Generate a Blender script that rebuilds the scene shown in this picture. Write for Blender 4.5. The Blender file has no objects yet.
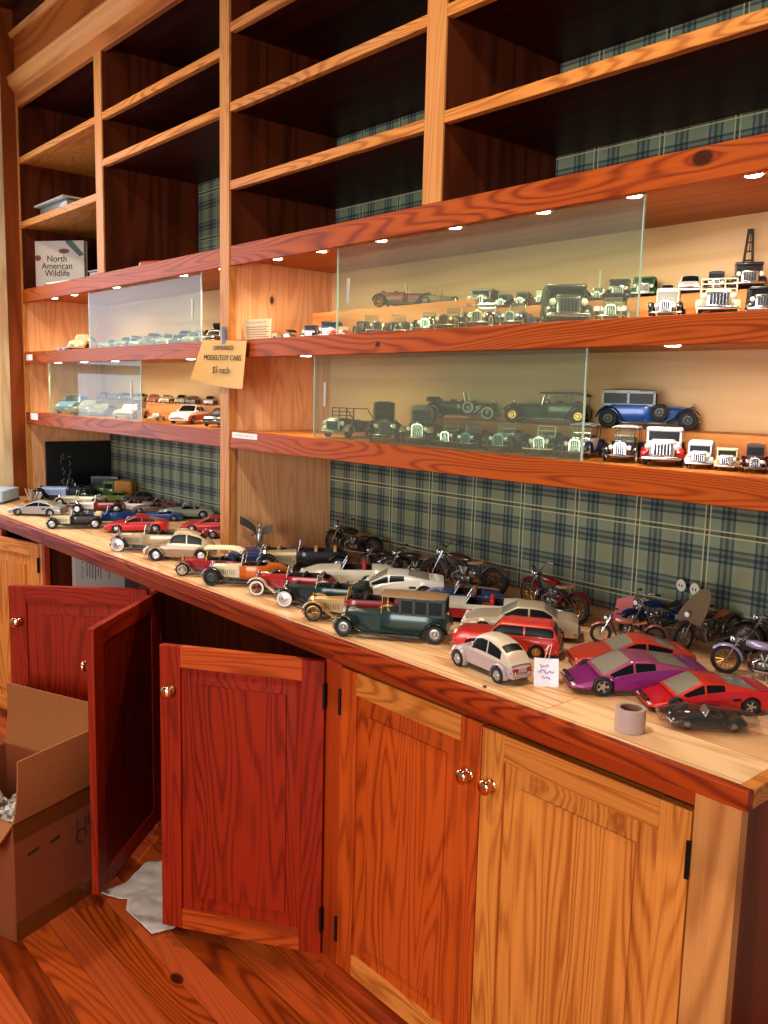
import bpy, bmesh, math, random
from mathutils import Vector, Matrix
random.seed(7)
SC = bpy.context.scene
COL = SC.collection
PI = math.pi
R = math.radians

# ------------------------------------------------------------------ colour and materials
def lin(c):
    if isinstance(c, str):
        c = [int(c[i:i + 2], 16) / 255 for i in (0, 2, 4)]
    return tuple((v / 12.92 if v <= .04045 else ((v + .055) / 1.055) ** 2.4) for v in c) + (1.0,)

class NT:
    def __init__(s, name):
        s.m = bpy.data.materials.new(name); s.m.use_nodes = True
        s.t = s.m.node_tree; s.t.nodes.clear()
        s.out = s.n('ShaderNodeOutputMaterial')
    def n(s, typ, **kw):
        o = s.t.nodes.new(typ)
        for k, v in kw.items(): setattr(o, k, v)
        return o
    def l(s, a, b): s.t.links.new(a, b)
    def put(s, sock, v):
        if hasattr(v, 'links'): s.l(v, sock)
        else: sock.default_value = v
    def math(s, op, a, b=0.0, c=0.0):
        o = s.n('ShaderNodeMath', operation=op)
        for i, v in enumerate((a, b, c)):
            s.put(o.inputs[i], v)
        return o.outputs[0]
    def mix(s, f, a, b, mode='MIX'):
        o = s.n('ShaderNodeMix', data_type='RGBA', blend_type=mode)
        s.put(o.inputs[0], f); s.put(o.inputs[6], a); s.put(o.inputs[7], b)
        return o.outputs[2]
    def noise(s, vec, scale, detail=3, rough=.5, dist=0.0):
        o = s.n('ShaderNodeTexNoise')
        s.l(vec, o.inputs['Vector']); o.inputs['Scale'].default_value = scale
        o.inputs['Detail'].default_value = detail; o.inputs['Roughness'].default_value = rough
        o.inputs['Distortion'].default_value = dist
        return o.outputs[0]
    def ramp(s, f, a, b):
        o = s.n('ShaderNodeMapRange'); s.l(f, o.inputs[0])
        o.inputs[1].default_value = a; o.inputs[2].default_value = b
        return o.outputs[0]
    def bsdf(s, col, rough=.5, metal=0.0, coat=0.0, spec=.5, **kw):
        b = s.n('ShaderNodeBsdfPrincipled')
        s.put(b.inputs['Base Color'], col); s.put(b.inputs['Roughness'], rough)
        s.put(b.inputs['Metallic'], metal); b.inputs['Coat Weight'].default_value = coat
        b.inputs['Specular IOR Level'].default_value = spec
        s.l(b.outputs[0], s.out.inputs[0])
        return b

_mc = {}
def plain(name, hexc, rough=.5, metal=0.0, coat=0.0, var=.06, spec=.5):
    """a single-coloured surface with a faint procedural unevenness"""
    k = (name, hexc, rough, metal, coat)
    if k in _mc: return _mc[k]
    t = NT(name)
    tc = t.n('ShaderNodeTexCoord')
    nz = t.noise(tc.outputs['Object'], 60, 3)
    c = lin(hexc)
    dk = tuple(v * (1 - 2 * var) for v in c[:3]) + (1,)
    t.bsdf(t.mix(nz, dk, c), rough, metal, coat, spec)
    _mc[k] = t.m
    return t.m
def paint(hexc, metal=0.15, rough=.3): return plain('paint_' + hexc, hexc, rough, metal, .35, .03)
def emis(name, hexc, strength):
    t = NT(name); e = t.n('ShaderNodeEmission')
    e.inputs[0].default_value = lin(hexc); e.inputs[1].default_value = strength
    t.l(e.outputs[0], t.out.inputs[0]); return t.m

def wood(name, base, dark, axis='X', scale=1.0, rough=.48, contrast=.75, rings=14, fine=.35, knots=(), planks=None, blot=0.0, coat=.03, spec=.13):
    t = NT(name)
    tc = t.n('ShaderNodeTexCoord'); oi = t.n('ShaderNodeObjectInfo')
    sep = t.n('ShaderNodeSeparateXYZ'); t.l(tc.outputs['Object'], sep.inputs[0])
    X, Y, Z = sep.outputs
    rnd = t.math('MULTIPLY', oi.outputs['Random'], 17.0)
    tone = None; seam = None
    if planks:
        pa, width, length = planks                  # pa: coordinate across the boards
        a = {'X': X, 'Y': Y, 'Z': Z}[pa]; b = {'X': X, 'Y': Y, 'Z': Z}[axis]
        q = t.math('DIVIDE', a, width); row = t.math('FLOOR', q)
        wn = t.n('ShaderNodeTexWhiteNoise', noise_dimensions='1D'); t.l(row, wn.inputs['W'])
        sh = t.math('ADD', t.math('DIVIDE', b, length), t.math('MULTIPLY', wn.outputs[0], 3.7))
        cell = t.math('FLOOR', sh)
        wn2 = t.n('ShaderNodeTexWhiteNoise', noise_dimensions='2D')
        cb = t.n('ShaderNodeCombineXYZ'); t.l(row, cb.inputs[0]); t.l(cell, cb.inputs[1]); t.l(cb.outputs[0], wn2.inputs['Vector'])
        tone = wn2.outputs[0]
        rnd = t.math('ADD', rnd, t.math('MULTIPLY', tone, 31.0))
        fr = t.math('FRACT', q); d1 = t.math('MINIMUM', fr, t.math('SUBTRACT', 1.0, fr))
        d1 = t.math('MULTIPLY', d1, width)
        fr2 = t.math('FRACT', sh); d2 = t.math('MULTIPLY', t.math('MINIMUM', fr2, t.math('SUBTRACT', 1.0, fr2)), length)
        seam = t.ramp(t.math('MINIMUM', d1, d2), 0.0, .0016)
    cmb = t.n('ShaderNodeCombineXYZ')
    for i, (nm, s_) in enumerate((('X', X), ('Y', Y), ('Z', Z))):
        k = (.09 if nm == axis else 1.0) * scale
        t.l(t.math('ADD', t.math('MULTIPLY', s_, k), rnd), cmb.inputs[i])
    V = cmb.outputs[0]
    n1 = t.noise(V, 5.0, 2, .45, .35)
    val = t.math('MULTIPLY', n1, rings * 6.28)
    kd = None
    for (kx, ky, kz, kr) in knots:
        dv = t.n('ShaderNodeVectorMath', operation='SUBTRACT'); t.l(tc.outputs['Object'], dv.inputs[0]); dv.inputs[1].default_value = (kx, ky, kz)
        sc_ = t.n('ShaderNodeVectorMath', operation='MULTIPLY'); t.l(dv.outputs[0], sc_.inputs[0])
        sc_.inputs[1].default_value = tuple((.62 if nm == axis else 1.0) / kr for nm in 'XYZ')
        ln = t.n('ShaderNodeVectorMath', operation='LENGTH'); t.l(sc_.outputs[0], ln.inputs[0])
        D = ln.outputs[1]
        fall = t.math('DIVIDE', 8.0, t.math('ADD', t.math('MULTIPLY', D, D), 1.0))
        val = t.math('ADD', val, fall)
        core = t.ramp(D, 1.1, .75)
        kd = core if kd is None else t.math('MAXIMUM', kd, core)
    ring = t.math('MULTIPLY_ADD', t.math('SINE', val), .5, .5)
    ring = t.math('POWER', ring, 2.2)
    cf = t.n('ShaderNodeCombineXYZ')
    for i, (nm, s_) in enumerate((('X', X), ('Y', Y), ('Z', Z))):
        t.l(t.math('ADD', t.math('MULTIPLY', s_, (2.5 if nm == axis else 150.0)), rnd), cf.inputs[i])
    fib = t.noise(cf.outputs[0], 1.0, 3, .6)
    big = t.noise(V, 2.2, 3, .5)
    f = t.math('ADD', t.math('MULTIPLY', ring, contrast), t.math('MULTIPLY', t.math('SUBTRACT', fib, .5), fine * 2))
    f = t.math('ADD', f, t.math('MULTIPLY', t.math('SUBTRACT', big, .5), .9 + blot))
    cl = t.n('ShaderNodeClamp'); t.l(f, cl.inputs[0])
    col = t.mix(cl.outputs[0], lin(base), lin(dark))
    if tone is not None:
        b_ = lin(base); d_ = lin(dark)
        lt = tuple(min(1, v * 1.25 + .02) for v in b_[:3]) + (1,)
        f1 = t.ramp(tone, .62, .9); f2 = t.ramp(tone, .42, .1)
        k = planks_tone.get(name, .5)
        col = t.mix(t.math('MULTIPLY', f1, k), col, lt)
        col = t.mix(t.math('MULTIPLY', f2, k), col, d_)
        col = t.mix(t.math('MULTIPLY', t.math('SUBTRACT', 1.0, seam), .8), col, (d_[0] * .12, d_[1] * .1, d_[2] * .1, 1))
    if kd is not None:
        col = t.mix(t.math('MULTIPLY', kd, .93), col, lin('2a0d04'))
    b = t.bsdf(col, rough, 0, coat, spec)
    b.inputs['Coat Roughness'].default_value = .18
    bp = t.n('ShaderNodeBump'); bp.inputs['Strength'].default_value = .12; bp.inputs['Distance'].default_value = .001
    t.l(t.math('SUBTRACT', 1.0, f), bp.inputs['Height']); t.l(bp.outputs[0], b.inputs['Normal'])
    return t.m
planks_tone = {}

def plaid_mat(name):
    t = NT(name)
    tc = t.n('ShaderNodeTexCoord'); sep = t.n('ShaderNodeSeparateXYZ'); t.l(tc.outputs['Object'], sep.inputs[0])
    X, _, Z = sep.outputs
    P = .1935
    def stripes(c, off):
        u = t.math('SUBTRACT', c, off); u = t.math('DIVIDE', u, P)
        u = t.math('MULTIPLY', t.math('SUBTRACT', t.math('FRACT', t.math('ADD', u, .5)), .5), P)   # -P/2..P/2 about the cream pair
        a = t.math('ABSOLUTE', u)
        def band(ctr, hw):
            return t.math('LESS_THAN', t.math('ABSOLUTE', t.math('SUBTRACT', a, ctr)), hw)
        cream = band(.0062, .0016)
        soft = band(.053, .0185)
        l1 = t.math('ADD', t.math('ADD', band(.0385, .0026), band(.0675, .0026)), band(.053, .0042))
        gr = band(0.0, .0042)
        mid = band(P / 2, .016)
        return cream, soft, l1, gr, mid
    vs = stripes(X, 3.4575); hs = stripes(Z, 1.1665)
    base = lin('8f9a80'); navy = lin('14223c'); cream = lin('d9cfa0'); green = lin('3a4028'); warm = lin('948c5c')
    col = t.mix(.0, base, base)
    for s_ in (vs, hs):
        col = t.mix(t.math('MULTIPLY', s_[4], .35), col, warm)
    for s_ in (vs, hs):
        col = t.mix(t.math('MULTIPLY', s_[1], .28), col, navy)
        col = t.mix(t.math('MULTIPLY', s_[2], .55), col, navy)
        col = t.mix(t.math('MULTIPLY', s_[3], .6), col, green)
    for s_ in (vs, hs):
        col = t.mix(t.math('MULTIPLY', s_[0], .8), col, cream)
    wv = t.n('ShaderNodeTexNoise'); t.l(tc.outputs['Object'], wv.inputs['Vector']); wv.inputs['Scale'].default_value = 900
    col = t.mix(t.math('MULTIPLY', wv.outputs[0], .3), col, (0, 0, 0, 1))
    t.bsdf(col, .9, 0, 0, .15)
    return t.m

def glass_mat(name, tint='e4efe6', haze=.05, refl=1.0, haze_col='d8dccc'):
    t = NT(name)
    tr = t.n('ShaderNodeBsdfTransparent'); tr.inputs[0].default_value = lin(tint)
    gl = t.n('ShaderNodeBsdfGlossy'); gl.inputs['Roughness'].default_value = .03
    df = t.n('ShaderNodeBsdfDiffuse'); df.inputs[0].default_value = lin(haze_col)
    fr = t.n('ShaderNodeFresnel'); fr.inputs[0].default_value = 1.45
    geo = t.n('ShaderNodeNewGeometry'); front = t.math('SUBTRACT', 1.0, geo.outputs['Backfacing'])
    m1 = t.n('ShaderNodeMixShader'); m1.inputs[0].default_value = haze
    t.l(tr.outputs[0], m1.inputs[1]); t.l(df.outputs[0], m1.inputs[2])
    m2 = t.n('ShaderNodeMixShader'); t.l(t.math('MULTIPLY', t.math('MULTIPLY', fr.outputs[0], refl), front), m2.inputs[0])
    t.l(m1.outputs[0], m2.inputs[1]); t.l(gl.outputs[0], m2.inputs[2])
    t.l(m2.outputs[0], t.out.inputs[0])
    return t.m

# ------------------------------------------------------------------ mesh builder
class MB:
    def __init__(s): s.v = []; s.f = []; s.mi = []; s.M = Matrix()
    def add(s, vs, fs, mi=0, M=None):
        b = len(s.v); T = s.M @ M if M is not None else s.M
        s.v += [tuple(T @ Vector(p)) for p in vs]
        s.f += [tuple(b + i for i in f) for f in fs]
        s.mi += ([mi] * len(fs) if isinstance(mi, int) else mi)
        return s
    def box(s, a, b, mi=0, M=None):
        x0, x1 = sorted((a[0], b[0])); y0, y1 = sorted((a[1], b[1])); z0, z1 = sorted((a[2], b[2]))
        return s.add([(x0, y0, z0), (x1, y0, z0), (x1, y1, z0), (x0, y1, z0), (x0, y0, z1), (x1, y0, z1), (x1, y1, z1), (x0, y1, z1)],
              [(0, 3, 2, 1), (4, 5, 6, 7), (0, 1, 5, 4), (1, 2, 6, 5), (2, 3, 7, 6), (3, 0, 4, 7)], mi, M)
    def loft(s, rings, mi=0, closed=True, caps=True, M=None, colmi=None):
        n = len(rings[0]); vs = [p for r in rings for p in r]; fs = []; ml = []
        m = n if closed else n - 1
        for i in range(len(rings) - 1):
            for j in range(m):
                k = (j + 1) % n
                fs.append((i * n + j, i * n + k, (i + 1) * n + k, (i + 1) * n + j))
                ml.append(colmi(i, j) if colmi else mi)
        if caps and closed:
            fs.append(tuple(range(n))[::-1]); ml.append(mi)
            fs.append(tuple((len(rings) - 1) * n + j for j in range(n))); ml.append(mi)
        return s.add(vs, fs, ml, M)
    def lathe(s, prof, n=20, mi=0, M=None):
        """profile of (radius, height) about local z"""
        prof = list(prof); cap = True
        if prof[0][0] > 1e-6 and prof[-1][0] > 1e-6:
            cap = False
            if prof[0] != prof[-1]: prof.append(prof[0])
        rings = [[(max(r, 1e-6) * math.cos(2 * PI * k / n), max(r, 1e-6) * math.sin(2 * PI * k / n), h) for k in range(n)] for r, h in prof]
        return s.loft(rings, mi, True, cap, M)
    def tube(s, pts, r, n=8, mi=0, M=None, flat=1.0):
        P = [Vector(p) for p in pts]; rings = []
        rr = r if isinstance(r, (list, tuple)) else [r] * len(P)
        up = Vector((0, 0, 1)); prev = None
        for i, p in enumerate(P):
            d = (P[min(i + 1, len(P) - 1)] - P[max(i - 1, 0)]).normalized()
            if prev is None:
                a = up if abs(d.z) < .9 else Vector((0, 1, 0))
                x = d.cross(a).normalized()
            else:
                x = (prev - d * prev.dot(d)).normalized()
            prev = x; y = d.cross(x)
            rings.append([tuple(p + (x * math.cos(2 * PI * k / n) + y * math.sin(2 * PI * k / n) * flat) * rr[i]) for k in range(n)])
        return s.loft(rings, mi, True, True, M)
    def ball(s, c, r, n=12, mi=0, M=None):
        if not isinstance(r, (tuple, list)): r = (r, r, r)
        m = n // 2; rings = []
        for i in range(m + 1):
            a = -PI / 2 + PI * (i + (.02 if i == 0 else (-.02 if i == m else 0))) / m
            rings.append([(c[0] + r[0] * math.cos(a) * math.cos(2 * PI * k / n), c[1] + r[1] * math.cos(a) * math.sin(2 * PI * k / n), c[2] + r[2] * math.sin(a)) for k in range(n)])
        return s.loft(rings, mi, True, True, M)
    def rbox(s, c, size, rad, mi=0, M=None, n=3):
        """box with rounded vertical and top/bottom edges (superellipsoid rings)"""
        hx, hy, hz = size[0] / 2, size[1] / 2, size[2] / 2
        rad = min(rad, hx, hy, hz) * .999
        rings = []
        def ring(ix, z):
            out = []
            for q, (sx, sy) in enumerate(((1, 1), (-1, 1), (-1, -1), (1, -1))):
                for k in range(n + 1):
                    a = q * PI / 2 + k * PI / 2 / n
                    rr = rad - ix
                    out.append((c[0] + sx * (hx - rad) + rr * math.cos(a), c[1] + sy * (hy - rad) + rr * math.sin(a), c[2] + z))
            return out
        for k in range(n + 1):
            a = k * PI / 2 / n
            rings.append(ring(rad * (1 - math.sin(a)) * .98, -hz + rad * (1 - math.cos(a))))
        for k in range(n, -1, -1):
            a = k * PI / 2 / n
            rings.append(ring(rad * (1 - math.sin(a)) * .98, hz - rad * (1 - math.cos(a))))
        return s.loft(rings, mi, True, True, M)
    def mesh(s, name, mats, angle=35):
        me = bpy.data.meshes.new(name)
        me.from_pydata(s.v, [], s.f)
        for m in (mats if isinstance(mats, (list, tuple)) else [mats]): me.materials.append(m)
        nm = len(me.materials)
        for p, i in zip(me.polygons, s.mi): p.material_index = min(i, nm - 1)
        bm = bmesh.new(); bm.from_mesh(me); bmesh.ops.recalc_face_normals(bm, faces=bm.faces); bm.to_mesh(me); bm.free()
        me.shade_smooth(); me.set_sharp_from_angle(angle=R(angle))
        return me
    def build(s, name, mats, parent=None, bevel=0, angle=35, loc=None, scale=None, rot=None):
        o = bpy.data.objects.new(name, s.mesh(name, mats, angle)); COL.objects.link(o)
        if parent: o.parent = parent
        if bevel:
            b = o.modifiers.new('bevel', 'BEVEL'); b.width = bevel; b.segments = 2; b.limit_method = 'ANGLE'; b.angle_limit = R(40)
        if loc: o.location = loc
        if scale: o.scale = scale
        if rot: o.rotation_euler = rot
        return o

def tag(o, label=None, cat=None, group=None, kind=None):
    if label: o['label'] = label
    if cat: o['category'] = cat
    if group: o['group'] = group
    if kind: o['kind'] = kind
    return o
def thing(name, label, cat, loc=(0, 0, 0), rz=0, group=None, kind=None):
    o = bpy.data.objects.new(name, None); COL.objects.link(o); o.empty_display_size = .05
    o.location = loc; o.rotation_euler = (0, 0, R(rz))
    return tag(o, label, cat, group, kind)
def inst(me, name, parent, loc=(0, 0, 0), rot=(0, 0, 0), scale=(1, 1, 1)):
    o = bpy.data.objects.new(name, me); COL.objects.link(o); o.parent = parent
    o.location = loc; o.rotation_euler = rot; o.scale = scale
    return o
def text(name, body, size, mat, parent, loc, rot, depth=.0004, align='CENTER', sx=1.0, spacing=1.0):
    c = bpy.data.curves.new(name, 'FONT'); c.body = body; c.size = size; c.extrude = depth; c.align_x = align; c.align_y = 'CENTER'
    c.space_character = spacing; c.space_line = .9
    o = bpy.data.objects.new('tmp', c); COL.objects.link(o)
    dg = bpy.context.evaluated_depsgraph_get(); me = bpy.data.meshes.new_from_object(o.evaluated_get(dg)); me.name = name
    bpy.data.objects.remove(o); bpy.data.curves.remove(c)
    me.materials.clear(); me.materials.append(mat)
    q = bpy.data.objects.new(name, me); COL.objects.link(q)
    if parent: q.parent = parent
    q.location = loc; q.rotation_euler = rot; q.scale = (sx, 1, 1)
    return q

def scribble(name, mat, parent, M, w, rows, rowh, seed=1, sw=.0009):
    """faint writing too small to read: short uneven pen strokes in the local xy plane"""
    rn = random.Random(seed); m = MB(); n = len(rows)
    for i, frac in enumerate(rows):
        x = -w * frac / 2; y0 = (n / 2 - i - .5) * rowh
        pts = []
        while x < w * frac / 2:
            pts.append((x, y0 + rn.uniform(-.34, .34) * rowh, .0002)); x += rowh * rn.uniform(.14, .3)
            if rn.random() < .13 and len(pts) > 2:
                m.tube(pts, sw, 4, 0, flat=.3); pts = []; x += rowh * .3
        if len(pts) > 1: m.tube(pts, sw, 4, 0, flat=.3)
    o = m.build(name, mat, parent); o.matrix_local = M; return o
RX = Matrix.Rotation(R(90), 4, 'X')
# ------------------------------------------------------------------ wood palette
planks_tone['floor_boards'] = .55; planks_tone['worktop_boards'] = .35
W_BAND = wood('orange_pine_band', 'ac4c12', '742604', 'X', 1.2, contrast=.72, rings=46, fine=.4, knots=((3.626, -.002, 1.928, .015), (2.716, -.002, 1.613, .007)))
W_SHELF = wood('honey_pine_shelf_edge', 'd0843c', '8c4210', 'X', 1.5, contrast=.6, rings=34)
W_STILE = wood('honey_pine_stile', 'c88446', '985620', 'Z', 1.6, contrast=.45, rings=26)
W_PANEL = wood('orange_birch_ply', 'e4ac7a', 'c07c48', 'Z', 1.8, contrast=.42, rings=15, blot=.2, fine=.25, rough=.38, knots=((1.96, .17, 1.79, .012),))
W_UPPER = wood('shaded_upper_side', '5e2610', '300e04', 'Z', .9, contrast=.6, rings=10)  # partition wood darkened: shade of the upper bays put into the colour
W_UNDER = wood('shaded_shelf_board', '3e1008', '1e0502', 'X', .9, contrast=.6, rings=10)  # shade under the shelves put into the board colour
W_CASETOP = wood('case_ceiling_board', 'a8602c', '7c3e14', 'X', 1.0, contrast=.5, rings=8)
W_CASE = wood('pale_case_back', 'e2bf92', 'c99a66', 'X', 1.0, contrast=.4, rings=7, fine=.2)
W_RISER = wood('pine_riser', 'd2935a', 'a8652c', 'X', 1.0, contrast=.6, rings=9)
W_TOP = wood('worktop_boards', 'ecc090', 'bc7036', 'X', 1.2, rough=.36, contrast=.6, rings=20, planks=('Y', .105, 1.9), fine=.25)
W_NOSE = wood('worktop_nosing', 'a43a0c', '5c1404', 'X', 1.2, contrast=.75, rings=36)
W_FLOOR = wood('floor_boards', 'b84c14', '5c1604', 'X', 1.0, rough=.34, contrast=.65, rings=26, planks=('Y', .083, 3.4), knots=((2.665, -.58, 0, .016),), coat=.35)
W_CROWN = wood('crown_pine', 'cf8a4c', '955222', 'X', 1.2, contrast=.5, rings=9)
W_FRIEZE = wood('frieze_pine', 'bd6f34', '83401a', 'X', 1.0, contrast=.6, rings=9)
def door_woods(n, base, dark, knots=()):
    return (wood('door_stile_%s' % n, base, dark, 'Z', 1.4, contrast=.5, rings=24, fine=.6),
            wood('door_rail_%s' % n, base, dark, 'X', 1.4, contrast=.6, rings=26, fine=.5),
            wood('door_panel_%s' % n, base, dark, 'Z', 1.4, contrast=.58, rings=22, blot=.4, fine=.6, knots=knots))
DW_DARK = door_woods('shaded', '9c260a', '5a0c02')  # reddened dark copy of the door wood: shade painted into the colour
DW_MID = door_woods('part_shaded', 'c04e16', '7a2002')  # middle copy of the door wood with part of that shade painted in
DW_LIGHT = door_woods('honey', 'd88438', '984410', knots=())
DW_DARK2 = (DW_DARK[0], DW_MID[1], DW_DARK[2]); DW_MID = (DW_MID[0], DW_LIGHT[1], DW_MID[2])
BRASS = plain('polished_brass', 'f3b684', .12, 1.0, 0, .02)
BLACKIRON = plain('dark_iron', '241c18', .4, .7)
PLAID = plaid_mat('tartan_cloth')
GLASS = glass_mat('display_glass', 'eaf2e4', .06, .55)  # diffuse haze: dust and painted pale reflections together
GLEDGE = plain('glass_edge', 'a9c4b0', .15, 0, .5)
WHITE = plain('white_paper', 'efeae2', .7)
PLASTERM = plain('wall_plaster', 'c9b59a', .85)
LED = emis('lamp_lens', 'fff0d8', 28.0)
CHR = plain('chrome', 'd0d0d4', .2, 1.0, 0, .02)

def bx(name, mat, a, b, parent=None, bev=.0015, kind=None):
    o = MB().box(a, b).build(name, mat, parent, bevel=bev)
    if kind: o['kind'] = kind
    return o

# ------------------------------------------------------------------ setting
bx('floor', W_FLOOR, (-1.0, -4.5, -.03), (6.5, .5, 0), bev=0, kind='structure')
bx('wall_back', PLASTERM, (-.1, .46, 0), (6.5, .52, 3.25), bev=0, kind='structure')
W_CEIL = wood('ceiling_boards', '4a2412', '241008', 'X', 1.0, contrast=.6)
bx('ceiling', W_CEIL, (-1.0, -4.5, 3.25), (6.5, .5, 3.3), bev=0, kind='structure')
# left wall with a tall window
wl = MB()
wl.box((-.13, -4.5, 0), (-.045, -1.75, 3.25)); wl.box((-.13, -.2, 0), (-.045, .46, 3.25))
wl.box((-.13, -1.75, 0), (-.045, -.2, .5)); wl.box((-.13, -1.75, 2.75), (-.045, -.2, 3.25))
o = wl.build('wall_left', PLASTERM); o['kind'] = 'structure'
W_CASING = wood('white_washed_casing', 'e0c8a0', 'b8966a', 'Z', 1.4, contrast=.6, rings=8)
w = bx('window_1', W_CASING, (-.13, -1.72, 2.70), (-.02, -.2, 2.75), kind='structure')
for nm, a, b in (('casing', (-.045, -.2, .3), (-.02, -.067, 3.25)), ('casing', (-.045, -1.85, .5), (-.02, -1.75, 2.95)),
                 ('sash', (-.11, -1.75, .5), (-.07, -1.70, 2.7)), ('sash', (-.11, -.25, .5), (-.07, -.2, 2.7)), ('sash', (-.11, -1.7, 1.55), (-.07, -.25, 1.6)), ('window_sill', (-.13, -1.75, .5), (.0, -.2, .53))):
    bx(nm, W_CASING, a, b, w)
bx('pane', glass_mat('window_glass', 'f4f8ff', .0, .6), (-.092, -1.7, .53), (-.088, -.25, 2.7), w, bev=0)
W_BOARD = wood('corner_board_wood', '8a4018', '522008', 'Z', 1.0, contrast=.5, rings=8)
bx('trim_1', W_BOARD, (-.044, -.067, 0), (-.015, .0, 3.25), kind='structure')

# ------------------------------------------------------------------ bookcase
bc = thing('bookcase', 'tall built-in honey pine bookcase with open shelves over lit display cases, lined in plaid', 'bookcase', (0, 0, 0))
YB = .435
XE_ = 3.905
# stiles of the face frame
TS = .005
bx('stile', W_STILE, (-.055, -.002, .92), (0, TS, 2.87), bc, bev=.001)
bx('stile', W_STILE, (.909, -.002, 1.9486), (.9763, TS, 2.81), bc, bev=.001)
bx('stile', W_STILE, (1.9027, -.004, .92), (1.9606, TS, 2.81), bc, bev=.001)
bx('stile', W_STILE, (2.8741, -.002, 1.9486), (2.9404, TS, 2.81), bc, bev=.001)
bx('stile', W_STILE, (3.85, -.002, .92), (XE_, TS, 2.87), bc, bev=.001)
for x0, x1 in ((-.055, 0), (1.9027, 1.9606), (3.85, XE_)): bx('stile_return', W_STILE, (x0, TS, .92), (x1, .022, 1.886), bc, bev=0)
# partitions
def side(x, z0, z1, mat, y0=.022):
    bx('partition', mat, (x - .018, y0, z0), (x, YB, z1), bc, bev=0)
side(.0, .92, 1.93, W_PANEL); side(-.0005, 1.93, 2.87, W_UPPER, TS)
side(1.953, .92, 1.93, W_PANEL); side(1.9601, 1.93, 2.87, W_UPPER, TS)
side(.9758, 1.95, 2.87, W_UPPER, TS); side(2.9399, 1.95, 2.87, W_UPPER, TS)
side(XE_, .92, 2.87, W_PANEL)
# plaid-covered back and pale case back
bx('plaid_back', PLAID, (-.018, YB, .9205), (XE_, YB + .006, 1.30), bc, bev=0)
bx('plaid_back', PLAID, (-.018, YB, 1.93), (XE_, YB + .006, 2.87), bc, bev=0)
bx('case_back', W_CASE, (-.018, YB - .006, 1.30), (XE_, YB + .006, 1.93), bc, bev=0)
# bands (front rails) and the boards behind them
SEG = ((0, 1.9027), (1.9606, 3.85))
for a, b in SEG:
    bx('shelf_band', W_BAND, (a, -.001, 1.8862), (b, .02, 1.9486), bc)
    bx('shelf_band', W_BAND, (a, -.001, 1.589), (b, .02, 1.6457), bc)
    bx('shelf_band', W_BAND, (a, -.001, 1.2884), (b, .02, 1.347), bc)
    bx('shelf_board', W_CASETOP, (a, .02, 1.907), (b, YB - .007, 1.93), bc, bev=0)
    bx('shelf_board', W_SHELF, (a, .02, 1.603), (b, YB - .007, 1.645), bc, bev=0)
    bx('shelf_board', W_SHELF, (a, .02, 1.31), (b, YB - .007, 1.346), bc, bev=0)
# open shelves above
def shelf(x0, x1, zt, th=.028, mat=None):
    bx('shelf_edge', W_SHELF, (x0, -.001, zt - th), (x1, .021, zt), bc)
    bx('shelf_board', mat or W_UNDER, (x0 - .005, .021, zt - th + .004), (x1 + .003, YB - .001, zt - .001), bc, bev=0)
shelf(0, .909, 2.5745, mat=W_SHELF); shelf(0, .909, 2.273, .031, mat=W_SHELF)  # left bay: window light on these boards put in as paler wood
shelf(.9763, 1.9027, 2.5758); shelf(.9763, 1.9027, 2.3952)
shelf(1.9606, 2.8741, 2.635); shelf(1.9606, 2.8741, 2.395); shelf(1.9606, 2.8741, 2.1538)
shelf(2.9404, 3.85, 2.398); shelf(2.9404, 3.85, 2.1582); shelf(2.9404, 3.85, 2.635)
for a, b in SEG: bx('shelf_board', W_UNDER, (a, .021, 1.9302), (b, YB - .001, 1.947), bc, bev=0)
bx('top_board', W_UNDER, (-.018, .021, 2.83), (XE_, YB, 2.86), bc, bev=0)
bx('frieze', W_FRIEZE, (0, -.003, 2.8084), (3.85, .021, 2.9), bc)
# crown moulding: stepped profile run along x
prof = [(.02, 2.868), (-.006, 2.868), (-.008, 2.880), (-.016, 2.884), (-.018, 2.893), (-.026, 2.898), (-.034, 2.912), (-.036, 2.926), (-.042, 2.930), (-.042, 2.938), (.02, 2.938)]
m = MB(); m.loft([[(x, y, z) for y, z in prof] for x in (-.012, XE_ + .05)]); m.build('crown_moulding', W_CROWN, bc, angle=25)
m = MB(); m.box((-.02, .0, 2.938), (6.4, .46, 3.12)); o = m.build('trim_2', wood('upper_wall_panel', 'b05a22', '74300c', 'X', .8, contrast=.5)); o['kind'] = 'structure'
prof = [(.0, 3.12), (-.012, 3.12), (-.02, 3.128), (-.024, 3.142), (.0, 3.142)]
m = MB(); m.loft([[(x, y, z) for y, z in prof] for x in (-.02, 6.4)]); o = m.build('trim_3', W_CROWN, angle=25); o['kind'] = 'structure'
m = MB(); m.box((-.02, .0, 3.142), (6.4, .46, 3.25)); o = m.build('trim_4', W_CEIL); o['kind'] = 'structure'
# stepped risers inside the cases
def riser(x0, x1, y0, z0, z1):
    m = MB(); m.box((x0, y0, z0), (x1, YB - .008, z1)); m.build('riser', W_RISER, bc, bevel=.001)
RY = .285
riser(2.03, 2.80, RY, 1.646, 1.752); riser(2.804, 3.84, RY, 1.646, 1.722)
riser(2.55, 3.84, RY, 1.347, 1.412); riser(.75, 1.9, RY, 1.347, 1.417); riser(.85, 1.9, RY, 1.646, 1.69)
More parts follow.
